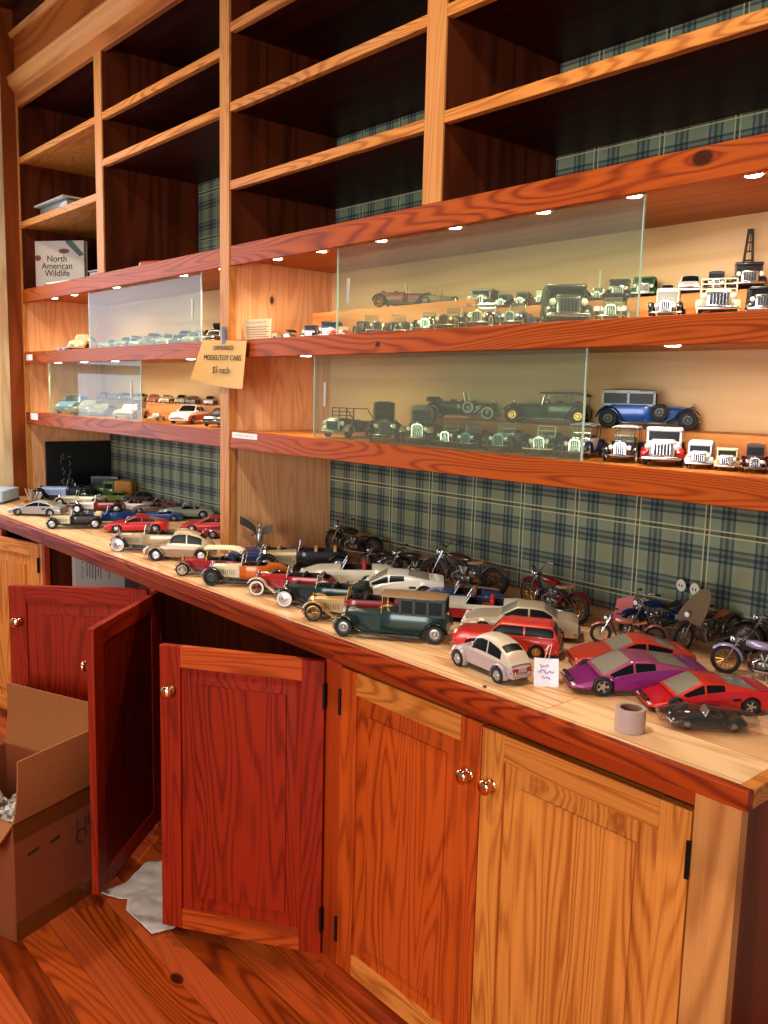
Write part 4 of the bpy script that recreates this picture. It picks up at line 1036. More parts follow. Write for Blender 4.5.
modern('model_car', 'gt', 'silver sports model car at the far left front of the worktop', 'aaa6a8', (0.6854, -0.1966, 0.92, -134.0, 0.235))
vintage('model_car', 'large ice blue vintage car with long silver blue bonnet and black wings', (0.2479, 0.096, 0.92, -132.0, 0.3), '10131c', '0e0f14', '15151a', 'open', hood='9fb4d4', wheels='disc', hoodlen=.42)
vintage('model_car', 'cream vintage roadster behind the silver sports car', (0.5033, 0.0649, 0.92, -125.0, 0.22), 'e2d8bc', 'cbbf9c', None, 'open', wheels='disc')
vintage('model_car', 'dark red vintage tourer with white bonnet behind the black and cream sports car', (0.7609, 0.0479, 0.92, -125.0, 0.23), '8a1a20', '1a1416', None, 'open', wheels='disc', hood='ece4d4')
vintage('model_car', 'royal blue vintage grand prix racer', (1.0821, -0.0382, 0.92, -120.0, 0.22), '1b3f86', '16306a', None, 'open', boat=True, wheels='spoke', guard=False, hood='1d4590')
modern('model_car', 'gt', 'red sports car with its nose out between the blue racer and the tan roadster', 'd01f24', (1.3269, -0.0383, 0.92, -122.0, 0.24))
modern('model_car', 'gt', 'red sports coupe beside the wooden post', 'cc1a22', (1.4892, 0.2015, 0.92, -128.0, 0.24))
modern('model_car', 'roadster', 'dark crimson open car close against the wooden post', '8e1420', (1.6563, 0.1924, 0.92, -132.0, 0.22))
modern('model_car', 'roadster', 'pale mint green open sports car', 'b4c8b0', (1.089, 0.3017, 0.92, -122.0, 0.24), seat=TANLEA)
modern('model_car', 'roadster', 'cobalt blue open car between the grand prix racer and the mint green car', '2a4c9a', (1.1099, 0.1711, 0.92, -122.0, 0.18), seat=BLKLEA)
truck('model_truck', 'green model truck with orange canvas cover at the back left of the worktop', (0.3087, 0.3192, 0.92, -132.0, 0.21), '4f7a34', '5d8a3c', tarp='c98a3a', roof='6d9a48')
modern('model_car', 'sedan', 'light green small sedan in front of the green truck', '7fa04c', (0.416, 0.2758, 0.92, -118.0, 0.16))
modern('model_car', 'classic', 'dark olive grey model sedan behind the mint green car', '4a4a40', (0.5535, 0.3387, 0.92, -118.0, 0.17))
modern('model_car', 'roadster', 'white open car with red seats beside the dark maroon tourer', 'efe8dc', (0.7511, 0.2055, 0.92, -120.0, 0.2))
modern('model_car', 'roadster', 'grey brown open car in the middle of the left group', '6c5c54', (0.8672, 0.2506, 0.92, -120.0, 0.18), seat=BLKLEA)
modern('model_car', 'roadster', 'dusty pink open car at the back of the left group', 'b4686a', (0.7395, 0.3392, 0.92, -120.0, 0.17), seat=TANLEA)
modern('model_car', 'roadster', 'black open car at the back beside the wooden post', '18181c', (1.0067, 0.3343, 0.92, -122.0, 0.18), seat=BLKLEA)
modern('model_car', 'fifties', 'maroon fifties convertible at the back of the left group', '7c1c24', (0.6599, 0.3452, 0.92, -122.0, 0.16))
vintage('model_car', 'black vintage sedan parked right of the ice blue vintage car', (0.1544, 0.2925, 0.92, -125.0, 0.26), '0f1014', '0c0c10', '14141a', 'closed', wheels='disc')
modern('model_car', 'roadster', 'dark blue open car with cream seats below the birch partition', '1a2c66', (2.1468, 0.0253, 0.92, -130.0, 0.26), seat=TANLEA)
vintage('model_car', 'black convertible with tan bonnet and tan seats below the birch partition', (2.3213, 0.054, 0.92, -128.0, 0.3), '14161a', '101216', None, 'open', wheels='disc', hood='b39c74', seat=TANLEA)
modern('model_car', 'roadster', 'cream open sports car with bright red seats', 'e9dfc4', (2.5412, 0.0538, 0.92, -130.0, 0.29))
modern('model_car', 'wedge', 'white supercar with dark canopy behind the dark green limousine', 'efe8da', (2.7301, 0.0704, 0.92, -134.0, 0.275), rim=STEEL)
modern('model_car', 'roadster', 'navy convertible behind the white and red fifties car', '1c2c6a', (2.9343, 0.1223, 0.92, -136.0, 0.24), seat=BROWNLEA)
modern('model_car', 'roadster', 'small grey pink open car by the winged figurine', 'a98880', (2.0474, 0.0533, 0.92, -128.0, 0.18), seat=TANLEA)
modern('model_car', 'gt', 'orange red sports coupe behind the purple supercar', 'd8422a', (3.52, 0.0312, 0.92, -130.0, 0.25))
modern('model_car', 'wedge', 'purple wedge shaped supercar', '86206e', (3.5939, -0.0716, 0.92, -128.0, 0.265), rim=SILV, glass=LGLASS, roofcol='a0486a')
modern('model_car', 'wedge', 'red wedge shaped supercar at the right end of the worktop', 'd21a20', (3.7357, -0.0596, 0.92, -129.0, 0.228), rim=SILV, glass=LGLASS, roofcol='dc3424')

# ------------------------------------------------------------------ motorcycles along the back
bike('model_motorcycle', 'black motorcycle with brown saddle in the corner against the birch partition', (2.2218, 0.3328, 0.92, -172.0, 0.27), '17171a', BROWNLEA)
bike('model_motorcycle', 'chrome forked dark motorcycle with leaning bars behind the white supercar', (2.6142, 0.2587, 0.92, -140.0, 0.22), '3a1e1c', BROWNLEA, bars='high')
bike('model_motorcycle', 'old dark brown motorcycle with big tan leather saddle', (2.813, 0.2639, 0.92, -168.0, 0.29), '4a2c24', TANLEA, rim=plain('rusty_rim', '7a3a26', .4, .6), fend='6a5a4c')
bike('model_motorcycle', 'maroon motorcycle with full rear wing and tan saddle against the plaid', (3.1452, 0.2526, 0.92, 168.0, 0.27), '7c1622', TANLEA, rim=BRASSY)
bike('model_motorcycle', 'navy blue police motorcycle with two round ivory signs on its rear', (3.4178, 0.3093, 0.92, -108.0, 0.235), '16265c', BLKLEA, discs=True, bags=plain('navy_bag', '16265c', .4))
bike('model_motorcycle', 'touring motorcycle with a large cloudy windscreen', (3.5455, 0.3059, 0.92, -100.0, 0.24), '4a3a30', BROWNLEA, shield=True, frame=STEEL)
bike('model_motorcycle', 'black touring motorcycle at the back right corner', (3.7087, 0.3589, 0.92, -165.0, 0.24), '101012', BLKLEA, bags=plain('brown_bag', '3c2a20', .6), bars='low')
bike('model_motorcycle', 'chrome motorcycle with pale violet tank beside the red supercar', (3.7358, 0.1863, 0.92, -160.0, 0.21), 'a79cc0', BLKLEA, rim=BRASSY)
bike('model_motorcycle', 'small chrome motorcycle between the champagne coupe and the orange sports coupe', (3.4214, 0.1734, 0.92, -140.0, 0.17), 'b06a5a', BROWNLEA)
bike('model_motorcycle', 'black motorcycle lying low behind the winged figurine', (1.8112, 0.1849, 0.92, -175.0, 0.17), '121214', BLKLEA, bars='low')
bike('model_motorcycle', 'dark chrome motorcycle wedged between the brown saddle bike and the chrome forked one', (2.4745, 0.2531, 0.92, -150.0, 0.18), '221a1a', BLKLEA, bars='low')

# ------------------------------------------------------------------ upper display case, right bay, shelf row
Z1 = 1.646; Z1R = 1.7065; Z1L = 1.7355; Z2 = 1.3475; Z2R = 1.4185
G1 = 'models on the shelf of the upper right display case'
vintage('model_car', 'tiny cream and black vintage van at the left end of the upper case shelf', (2.002, 0.15, 1.646, -60.0, 0.086), 'd8cbb0', '14141a', '14141a', 'van', group=G1, lod=0)
vintage('model_car', 'tiny black vintage tourer beside the cream and black van', (2.09, 0.15, 1.646, -50.0, 0.095), '19191c', '0f0f12', '222226', 'softtop', group=G1, lod=0)
truck('model_truck', 'small black truck with low load bed', (2.215, 0.15, 1.646, -50.0, 0.112), '15161a', '1a1b1e', group=G1)
truck('model_truck', 'tall black truck just left of the sliding glass', (2.312, 0.15, 1.646, -50.0, 0.129), '131417', None, tarp='1d1e22', group=G1)
modern('model_car', 'fifties', 'red open car just inside the sliding glass', 'd03a2a', (2.4063, 0.1271, 1.646, -60.0, 0.129), group=G1)
vintage('model_car', 'dark olive open tourer, first of the two long ones behind glass', (2.5307, 0.1279, 1.646, -25.0, 0.172), '2c3024', '1a1c18', None, 'folded', wheels='spoke', rim=BRASSY, group=G1, lod=0)
vintage('model_car', 'dark green grand tourer, second of the two long ones behind glass', (2.5993, 0.1757, 1.646, -25.0, 0.172), '26342c', '161c18', None, 'open', wheels='spoke', spare=True, group=G1, lod=0)
vintage('model_car', 'black racing tourer with one white tyre showing', (2.744, 0.1647, 1.646, -55.0, 0.172), '1a1c1c', '101212', None, 'open', wheels='white', group=G1, lod=0)
vintage('model_car', 'open vintage car with large brass radiator facing out', (2.8507, 0.1547, 1.646, -68.0, 0.189), '2a2622', '1c1a18', None, 'open', wheels='white', radiator=BRASSY, lamps=BRASSY, group=G1)
vintage('model_car', 'red and black vintage car with cream radiator and whitewall tyres', (2.972, 0.15, 1.646, -68.0, 0.198), '8c1c1c', '16161a', None, 'open', wheels='white', radiator=IVORY, group=G1)
vintage('model_car', 'blue and chrome vintage car facing out of the upper case', (3.0772, 0.1438, 1.646, -66.0, 0.172), '5a6c98', '3c4870', 'a9b4cc', 'open', wheels='spoke', group=G1)
truck('model_truck', 'large dark green army truck with canvas roof', (3.2078, 0.1562, 1.646, -48.0, 0.232), '2b3328', '2b3328', tarp='3a3a2c', roof='33392c', group=G1)
vintage('model_car', 'white vintage car with black roof behind the pane edge', (3.347, 0.15, 1.646, -60.0, 0.172), 'd8dce0', 'c8ccd4', '1c1a1a', 'softtop', wheels='spoke', group=G1)
vintage('model_car', 'upright black vintage car with cream roof and cream windscreen frame', (3.482, 0.15, 1.646, -62.0, 0.172), 'd8ccb0', '14161c', 'e2d6ba', 'closed', wheels='spoke', hood='161a22', group=G1, glass=LGLASS)
truck('model_truck', 'cream open jeep with barred windscreen', (3.596, 0.15, 1.646, -62.0, 0.181), 'dccfae', None, tarp='open', group=G1)
truck('model_truck', 'black model truck at the right edge of the upper case', (3.689, 0.15, 1.646, -62.0, 0.138), '1a1a1e', None, tarp='222226', group=G1)
# on the risers
G2 = 'models on the riser of the upper right display case'
vintage('model_car', 'brown and red open veteran car in profile on the left riser', (2.421, 0.357, 1.7525, 35.0, 0.203), '7c3426', '3a2a22', None, 'open', wheels='spoke', rim=BRASSY, group=G2)
vintage('model_car', 'smoky grey veteran car at the right end of the left riser', (2.579, 0.362, 1.7525, 40.0, 0.12), '8a7a66', '5c5042', None, 'open', wheels='spoke', group=G2, lod=0)
truck('model_truck', 'grey truck first in the row on the right riser', (2.76, 0.357, 1.7225, -60.0, 0.152), '9a9a98', None, tarp='6a6a62', group=G2)
vintage('model_car', 'brown closed vintage van, second in the row on the riser', (2.837, 0.362, 1.7225, -60.0, 0.12), '6a5846', '3a3028', '544636', 'closed', group=G2, lod=0)
vintage('model_car', 'maroon and tan vintage car, third in the row on the riser', (2.905, 0.362, 1.7225, -60.0, 0.12), '74463a', '4a2c24', '5c4434', 'closed', group=G2, lod=0)
vintage('model_car', 'olive and cream vintage van with red wings on the riser', (2.974, 0.362, 1.7225, -60.0, 0.12), 'c4bc90', '7c2a22', '3c4432', 'van', group=G2, lod=0)
vintage('model_car', 'cream roofed vintage car with red wings above the army truck', (3.036, 0.362, 1.7225, -60.0, 0.12), 'e0d6b8', '8a2a24', 'd8ccaa', 'closed', group=G2, lod=0)
vintage('model_car', 'small black open car above the army truck', (3.1023, 0.3616, 1.7225, -60.0, 0.096), '1c1c1e', '121214', '2a2a2a', 'softtop', group=G2, lod=0)
vintage('model_car', 'dark vehicle carrying a tall white pole with black tip', (3.1558, 0.3602, 1.7225, -60.0, 0.112), '202226', '141416', None, 'open', group=G2, lod=0, pole=(.55, .02, 'e8e4da'))
truck('model_truck', 'black truck left of the pane edge on the riser', (3.2206, 0.357, 1.7225, -60.0, 0.128), '1b1c20', None, group=G2, roof='242428')
truck('model_truck', 'dark green truck right of the pane edge on the riser', (3.2901, 0.357, 1.7225, -60.0, 0.128), '1e5a30', None, tarp='1f5030', group=G2)
modern('model_car', 'sedan', 'small silver sedan facing out on the riser', 'b8bcc0', (3.3509, 0.3604, 1.7225, -62.0, 0.104), group=G2)
modern('model_car', 'classic', 'white and silver rounded sedan facing out on the riser', 'd4d8dc', (3.4115, 0.357, 1.7225, -62.0, 0.136), group=G2)
vintage('model_car', 'dark violet vintage car with pale radiator on the riser', (3.4752, 0.3578, 1.7225, -62.0, 0.128), '3a3458', '241f38', '1c1a24', 'closed', group=G2, lod=0)
truck('model_truck', 'dark tow truck with a long raised boom', (3.5495, 0.357, 1.7225, -60.0, 0.15), '2c2a2c', None, boom=(-.15, .85, '3c3a38'), group=G2)

# ------------------------------------------------------------------ lower display case, right bay
G3 = 'models on the shelf of the lower right display case'
truck('model_truck', 'black pickup with cream grille at the left of the lower case', (2.4194, 0.1471, 1.3475, -70.0, 0.206), '2a2a26', '1c1c1a', tarp='open', group=G3, fenders='b8a884')
vintage('model_car', 'tall black vintage limousine with flared roof behind glass', (2.5813, 0.1462, 1.3475, -40.0, 0.24), '1a1a1a', '121212', '1e1a18', 'limo', tall=1.15, spare=True, group=G3)
vintage('model_car', 'brown and black vintage brougham with cream wings behind glass', (2.7222, 0.1626, 1.3475, -50.0, 0.232), '3a241c', 'a8947c', '2a201c', 'limo', tall=1.1, group=G3)
vintage('model_car', 'low dark roadster beside the brown brougham', (2.8425, 0.1636, 1.3475, -60.0, 0.172), '2a2024', '1c1a1c', None, 'open', wheels='spoke', group=G3, lod=0)
vintage('model_car', 'dark vintage car with light blue radiator', (2.9365, 0.1538, 1.3475, -66.0, 0.172), '1c1c24', '141418', None, 'open', radiator=plain('blue_radiator', '7fb4dc', .3), group=G3, lod=0)
vintage('model_car', 'pale blue vintage car with blue windscreen and bonnet', (3.054, 0.15, 1.3475, -66.0, 0.189), '8fb8dc', '3c4450', 'a8cce8', 'open', radiator=plain('pale_blue_radiator', 'a4d0f0', .3), hood='9cc8ec', group=G3)
vintage('model_car', 'mid blue vintage car with cream windscreen frame', (3.181, 0.15, 1.3475, -66.0, 0.189), '5c86bc', '20242c', 'd8ceb0', 'open', hood='6a94c8', lamps=IVORY, group=G3)
vintage('model_car', 'silver and navy vintage car at the pane edge', (3.283, 0.15, 1.3475, -66.0, 0.189), 'c8ccd4', '1c2c5c', 'b8bcc8', 'softtop', group=G3)
vintage('model_car', 'black and white vintage roadster with two large headlamps', (3.399, 0.15, 1.3475, -64.0, 0.189), '15161a', '101114', 'dcdce0', 'softtop', hood='1c1e24', wheels='white', group=G3)
truck('model_truck', 'white roofed vintage lorry with black front and red running gear', (3.5007, 0.1445, 1.3475, -62.0, 0.189), 'c8ccd8', '16161a', roof='e4e6f0', fenders='a01c1c', group=G3)
truck('model_truck', 'white small lorry facing out, right of the white roofed lorry', (3.5855, 0.1424, 1.3475, -64.0, 0.12), 'e8ecf2', None, tarp='e8ecf2', group=G3)
truck('model_truck', 'cream small jeep facing out beside the white lorry', (3.6425, 0.1458, 1.3475, -64.0, 0.103), 'e8e0c4', None, roof='e4dcc0', fenders='d8b070', group=G3)
vintage('model_car', 'maroon vintage sedan behind the cream car at the right edge', (3.6971, 0.1525, 1.3475, -64.0, 0.129), '5a1422', '3c0e18', '4a101c', 'closed', group=G3, lod=0)
truck('model_truck', 'cream van at the right edge of the lower case', (3.7492, 0.1647, 1.3475, -64.0, 0.103), 'e4d8b4', None, tarp='e4d8b4', group=G3)
G4 = 'large models on the riser of the lower right display case'
vintage('model_car', 'black and maroon open tourer with whitewall tyres and side spare on the riser', (2.694, 0.357, 1.4125, 28.0, 0.225), '26181a', '16161a', None, 'folded', wheels='white', spare=True, group=G4, seat=BROWNLEA)
vintage('model_car', 'dark green roadster in profile behind the glass handle', (3.02, 0.357, 1.4125, 205.0, 0.24), '2e4a44', '22302e', '1c2a28', 'softtop', wheels='disc', rim=BRASSY, group=G4, roofz=.12)
vintage('model_car', 'bright blue and black landaulet in profile on the riser', (3.321, 0.357, 1.4125, 28.0, 0.25), '1c52a8', '101216', '16161a', 'closed', wheels='disc', rim=plain('black_rim', '22242a', .4), hood='1c4c9c', spare=True, group=G4, roofz=.14)

# ------------------------------------------------------------------ left bay cases
G5 = 'models in the upper left display case'
modern('model_car', 'classic', 'cream and orange rounded car at the left end of the upper left case', 'd9a868', (0.377, 0.15, 1.646, -40.0, 0.224), group=G5, glass=LGLASS)
modern('model_car', 'roadster', 'low blue and white open car beside the cream and orange one', '6c78a4', (0.165, 0.15, 1.646, -50.0, 0.129), group=G5)
cols5 = [('sedan', '9fb0b4', 'pale steel'), ('classic', '8c9c98', 'sage grey'), ('fifties', 'b8c4c0', 'silver mint'), ('roadster', '707c7c', 'slate'), ('classic', 'd0ccb4', 'light cream'), ('sedan', '545c5c', 'charcoal'), ('classic', '96a49c', 'grey green')]
for (k, c, nm), u in zip(cols5, (103, 119, 134, 148, 161, 174, 187)):
    modern('model_car', k, '%s model car in the front row behind the upper left glass' % nm, c, row5[u], group=G5, n=24)
cols6 = [('sedan', '6c7470', 'iron grey'), ('classic', '8a8478', 'stone'), ('sedan', '3c4242', 'soot black'), ('classic', 'a49c88', 'putty'), ('sedan', '5a5448', 'khaki')]
for (k, c, nm), u in zip(cols6, (128, 146, 162, 178, 192)):
    modern('model_car', k, '%s model sedan in the back row of the upper left case' % nm, c, row6[u], group=G5, n=24)
vintage('model_car', 'black vintage car at the back beside the post in the upper left case', (1.279, 0.357, 1.6905, -50.0, 0.16), '14141a', '101014', '18181c', 'closed', group=G5, lod=0)
modern('model_car', 'sedan', 'black and white sedan beside the post in the upper left case', '1a1a1e', (1.607, 0.15, 1.646, -50.0, 0.172), group=G5, roofcol='e0dcd0')
G6 = 'models in the lower left display case'
modern('model_car', 'classic', 'shiny light blue car at the left end of the lower left case', '5f8fc4', (0.23, 0.157, 1.3475, -45.0, 0.258), group=G6)
modern('model_car', 'coupe', 'pewter grey coupe next to the light blue car', '7c7874', (0.44, 0.1518, 1.3475, -45.0, 0.241), group=G6)
modern('model_car', 'gt', 'dull grey sports car in the lower left case', '8c867c', (0.582, 0.15, 1.3475, -45.0, 0.206), group=G6)
modern('model_car', 'fifties', 'ivory convertible left of the pane edge', 'd8ceb0', (0.885, 0.15, 1.3475, -45.0, 0.224), group=G6)
modern('model_car', 'roadster', 'small white open car just right of the pane edge', 'dcd8cc', (1.121, 0.15, 1.3475, -50.0, 0.103), group=G6)
modern('model_car', 'sedan', 'large white and red fifties sedan facing out of the lower left case', 'e8e0d8', (1.406, 0.1514, 1.3475, -50.0, 0.232), low='b82820', group=G6)
modern('model_car', 'sedan', 'black sedan beside the post in the lower left case', '1a1a1c', (1.655, 0.15, 1.3475, -50.0, 0.215), group=G6)
G7 = 'models on the riser of the lower left display case'
for (k, c, nm), u in zip([('sedan', '6e6c66', 'dove grey'), ('coupe', '7c7a72', 'ash grey'), ('sedan', '5c5c58', 'gunmetal'), ('coupe', '8a8678', 'mushroom'), ('sedan', 'a8a496', 'oatmeal')], (101, 112, 122, 131, 139)):
    modern('model_car', k, '%s small car on the riser behind the lower left glass' % nm, c, row7[u], group=G7, n=24)
for (k, c, nm, lw), u in zip([('coupe', 'c03a34', 'red', None), ('coupe', 'e4dccc', 'white', '8a3a34'), ('sedan', '9aa88c', 'green and cream', 'd8d0bc'), ('coupe', '3c4030', 'dark olive', None), ('sedan', 'd8d4c8', 'white and black', '2a2a2a')], (151, 164, 179, 190, 208)):
    modern('model_car', k, '%s small car on the riser right of the pane edge' % nm, c, row7[u], low=lw, group=G7, n=24)
# ------------------------------------------------------------------ other things on the worktop
PIL = plain('white_card', 'ece6ee', .6)
INK = plain('black_ink', '1c1816', .8)
# cardboard tape roll
m = MB(); m.lathe([(.0195, 0), (.0255, 0), (.0258, .002), (.0258, .038), (.0255, .040), (.0195, .040), (.0192, .038), (.0192, .002), (.0195, 0)], 40)
o = m.build('tape_roll', plain('mauve_tape', 'b99a92', .45, 0, .2), loc=(3.7207, -0.2725, 0.9205)); tag(o, 'mauve roll of packing tape standing near the front edge of the worktop', 'tape')
T_ = MB(); T_.lathe([(.0175, .0005), (.0193, .0005), (.0193, .0395), (.0175, .0395), (.0175, .0005)], 40); T_.build('cardboard_core', plain('core_card', '8c6248', .8), o)
# black toy car bagged in clear plastic
bagx, bagy, bagh = (3.796, -0.1528, -137)
bag = modern('model_car', 'roadster', 'black model car sealed in crumpled clear plastic beside the red supercar', '15161a', (bagx, bagy, .9225, bagh, .125), seat=BLKLEA)
m = MB(); rg = []; random.seed(3)
for k in range(25):
    u = k / 24; X = -.082 + .164 * u; w_ = .043 * (math.sin(PI * (.06 + .88 * u))) ** .35; h_ = .034 * (math.sin(PI * (.04 + .92 * u))) ** .5
    rr = []
    for j in range(20):
        a = 2 * PI * j / 20; jit = 1 + random.uniform(-.07, .07)
        rr.append((X + random.uniform(-.002, .002), w_ * math.cos(a) * jit, .001 + max(0, .016 + .020 * (h_ / .034) * math.sin(a) * jit + (.0))))
    rg.append(rr)
m.loft(rg, 0); m.build('plastic_bag', glass_mat('clear_plastic', 'e4dede', .02, 1.6), bag, angle=30)
# paper tag on string at the silver bubble car
tg = thing('price_tag', 'white paper tag on a string behind the silver bubble car', 'tag', (3.4917, -0.2109, 0.921), 0)
m = MB(); M_ = Matrix.Rotation(R(42), 4, 'Z') @ Matrix.Rotation(R(-28), 4, 'X')
rg = []
for k in range(7):
    u = -.024 + .048 * k / 6; b_ = .003 * math.cos(k / 6 * PI - PI / 2)
    rg.append([(u, b_, .0), (u, b_ + .0, .056), (u, b_ + .0007, .056), (u, b_ + .0007, .0)])
m.loft(rg, 0, M=M_); m.build('card', PIL, tg)
scribble('lettering', plain('violet_ink', '7c6ab0', .8), tg, M_ @ Matrix.Translation((0, -.0008, .028)) @ RX, .034, (.7, 1, .5), .011, 2)
m = MB(); m.tube([tuple(M_ @ Vector((-.004, 0, .052))), (-.012, .018, .078), (-.03, .03, .06)], .0008, 5); m.tube([tuple(M_ @ Vector((.004, 0, .052))), (-.008, .022, .08), (-.03, .03, .06)], .0008, 5); m.build('string', WHITE, tg)
# pink card
m = MB(); m.loft([[(a, -.0005 * k, 0), (a * .86 + .006, .010 - .0005 * k, .062 + a * .25), (a * .86 + .006, .0106 - .0005 * k, .062 + a * .25), (a, .0008 - .0005 * k, 0)] for k, a in enumerate((-.024, -.008, .008, .024))])
o = m.build('card', plain('pink_card', 'f07f7c', .6), loc=(3.2939, 0.3453, 0.9205), rot=(0, 0, R(40))); tag(o, 'salmon pink card standing between the motorcycles', 'card')
# black crumb
m = MB(); m.ball((0, 0, .0022), (.0055, .003, .0022), 8); o = m.build('scrap', DARK, loc=(3.42, -.31, .92)); tag(o, 'tiny black scrap on the front edge of the worktop', 'scrap')
# winged silver figurine with dark companion
fg = thing('figurine', 'small silver winged figurine on the worktop against the birch partition', 'figurine', (1.99, .10, .92), -45)
m = MB(); m.lathe([(0, 0), (.02, 0), (.02, .006), (.012, .01), (.009, .014), (0, .014)], 20); m.build('base', DARK, fg)
m = MB(); m.tube([(0, 0, .012), (.004, 0, .04), (.002, 0, .07), (-.004, 0, .09)], [.004, .009, .012, .005], 10); m.ball((-.006, 0, .098), (.007, .006, .008), 12)
m.tube([(0, -.01, .074), (.02, -.022, .066), (.03, -.02, .08)], [.004, .003, .002], 8); m.build('body', SILV, fg)
m = MB()
for s, hh in ((-1, .055), (1, .03)):
    m.loft([[(.004 + .008 * k, s * .006 + s * .002 * k * k, .074 + hh * k / 5 - .004), (.004 + .008 * k, s * .007 + s * .002 * k * k, .082 + hh * k / 5), (.013 + .008 * k, s * .007 + s * .002 * k * k, .060 + hh * k / 5 * .9), (.010 + .008 * k, s * .005 + s * .002 * k * k, .058 + hh * k / 5 * .9)] for k in range(6)])
m.build('wing', STEEL, fg)
# flat black picture leaning on the left partition
pb = thing('picture', 'flat black picture with pale upright lettering against the left partition', 'picture', (.0, 0, 0))
bx('panel', plain('black_board', '0f1216', .35, 0, .2), (.012, .082, .921), (.024, .428, 1.197), pb)
MV = Matrix(((0, 0, 1, 0), (0, -1, 0, 0), (1, 0, 0, 0), (0, 0, 0, 1)))
scribble('lettering', plain('grey_letters', '8e9496', .6), pb, Matrix.Translation((.0245, .185, 1.06)) @ MV, .17, (1, .8), .034, 8, .0016)
# ice blue box and clutter at the left end
ib = thing('gift_box', 'pale blue box with dark blue base at the left end of the worktop', 'box', (.16, -.19, .9205), -40)
m = MB(); m.rbox((0, 0, .035), (.20, .10, .055), .004, n=1); m.build('box_body', plain('pale_blue_card', 'b4cde6', .4, 0, .3), ib)
m = MB(); m.rbox((0, 0, .005), (.206, .106, .010), .002, n=1); m.build('base', plain('navy_card', '2c4a74', .5), ib)
m = MB(); m.box((-.03, -.0515, .03), (.0, -.0505, .045)); m.box((.03, -.0515, .035), (.07, -.0505, .055)); m.build('label_print', INK, ib)
cb = thing('crystal_ornament', 'glittering glass and brass ornament beside the pale blue box', 'ornament', (.27, -.07, .92), 20)
m = MB(); random.seed(11)
for k in range(12):
    a = k * 2.4; rr = .012 + .035 * (k % 4) / 4; m.tube([(rr * math.cos(a) * .4, rr * math.sin(a) * .4, 0), (rr * math.cos(a), rr * math.sin(a), .03 + .05 * ((k * 7) % 5) / 5)], [.006, .003], 6)
m.build('crystal', plain('smoky_crystal', 'cbb9a4', .1, .3, .8), cb)
m = MB(); m.lathe([(0, 0), (.045, 0), (.045, .006), (.03, .012), (0, .012)], 18); m.build('base', BRASSY, cb)

# ------------------------------------------------------------------ signs
pc = thing('price_sign', 'yellow card reading UNMARKED MODEL/TOY CARS $5 each taped to the wooden post', 'sign', (0, 0, 0))
YEL = plain('manila_card', 'dca44c', .65)
m = MB(); rg = []
NX = 12; NZ = 6
cor = {(0, 0): (1.768, 1.517), (1, 0): (2.105, 1.487), (0, 1): (1.802, 1.650), (1, 1): (2.082, 1.640)}
def cpt(i, j, dy):
    u, v = i / NX, j / NZ
    x = (cor[0, 0][0] * (1 - u) + cor[1, 0][0] * u) * (1 - v) + (cor[0, 1][0] * (1 - u) + cor[1, 1][0] * u) * v
    z = (cor[0, 0][1] * (1 - u) + cor[1, 0][1] * u) * (1 - v) + (cor[0, 1][1] * (1 - u) + cor[1, 1][1] * u) * v
    z -= .010 * math.sin(PI * u) * (1 - v)
    y = -.012 - .022 * (2 * abs(u - .5)) ** 2 * (1 - v) - .008 * (1 - v) + dy
    return (x, y, z)
for i in range(NX + 1):
    rg.append([cpt(i, j, 0) for j in range(NZ + 1)] + [cpt(i, j, .0008) for j in range(NZ, -1, -1)])
m.loft(rg, 0); m.build('card', YEL, pc, angle=60)
for body, sz, xx, zz, sx in (('UNMARKED', .021, 1.945, 1.620, 1.15), ('MODEL/TOY CARS', .025, 1.945, 1.587, 1.15), ('$5 each', .032, 1.945, 1.546, 1.1)):
    q = text('lettering', body, sz, INK, pc, (xx, -.0235 + (zz - 1.58) * .11 + .001, zz), (R(87), R(1.5), 0), .0003, sx=sx)
m = MB(); rg = []
for k in range(7):
    z = 1.633 + .055 * k / 6; xo = 1.925 + .006 * (1 - k / 6)
    rg.append([(xo, -.0115 - .003 * max(0, 1 - k / 1.5), z), (xo + .021, -.0115 - .003 * max(0, 1 - k / 1.5), z + .003), (xo + .021, -.0105 - .003 * max(0, 1 - k / 1.5), z + .003), (xo, -.0105 - .003 * max(0, 1 - k / 1.5), z)])
m.loft(rg, 0); m.build('tape', plain('blue_tape', '2e466c', .5), pc)
m = MB(); m.loft([[(2.058, -.0045, 1.592), (2.082, -.0045, 1.592), (2.082, -.0015, 1.592), (2.058, -.0015, 1.592)], [(2.062, -.0065, 1.61), (2.082, -.0065, 1.61), (2.082, -.0015, 1.61), (2.062, -.0015, 1.61)], [(2.070, -.0045, 1.632), (2.084, -.0045, 1.634), (2.084, -.0015, 1.634), (2.070, -.0015, 1.632)]])
o = m.build('sticker', plain('maroon_tape', '5a0f1c', .4), None); tag(o, 'maroon scrap of tape on the shelf band beside the yellow card', 'tape')
# small printed sheet at left end of upper case
o = thing('leaflet', 'small cream printed leaflet leaning on the birch partition in the upper case', 'leaflet', (1.972, .05, 1.6465), 8)
bx('sheet', plain('newsprint', 'dcc9a4', .8), (0, 0, 0), (.13, .003, .068), o)
scribble('lettering', INK, o, Matrix.Translation((.065, -.0006, .058)) @ RX, .1, (1,), .008, 5, .0006)
m = MB()
for k in range(5): m.box((.01, -.0006, .01 + .008 * k), (.12 - .01 * (k % 2), 0, .0125 + .008 * k))
m.build('print_lines', plain('faded_ink', '8a7a60', .8), o)

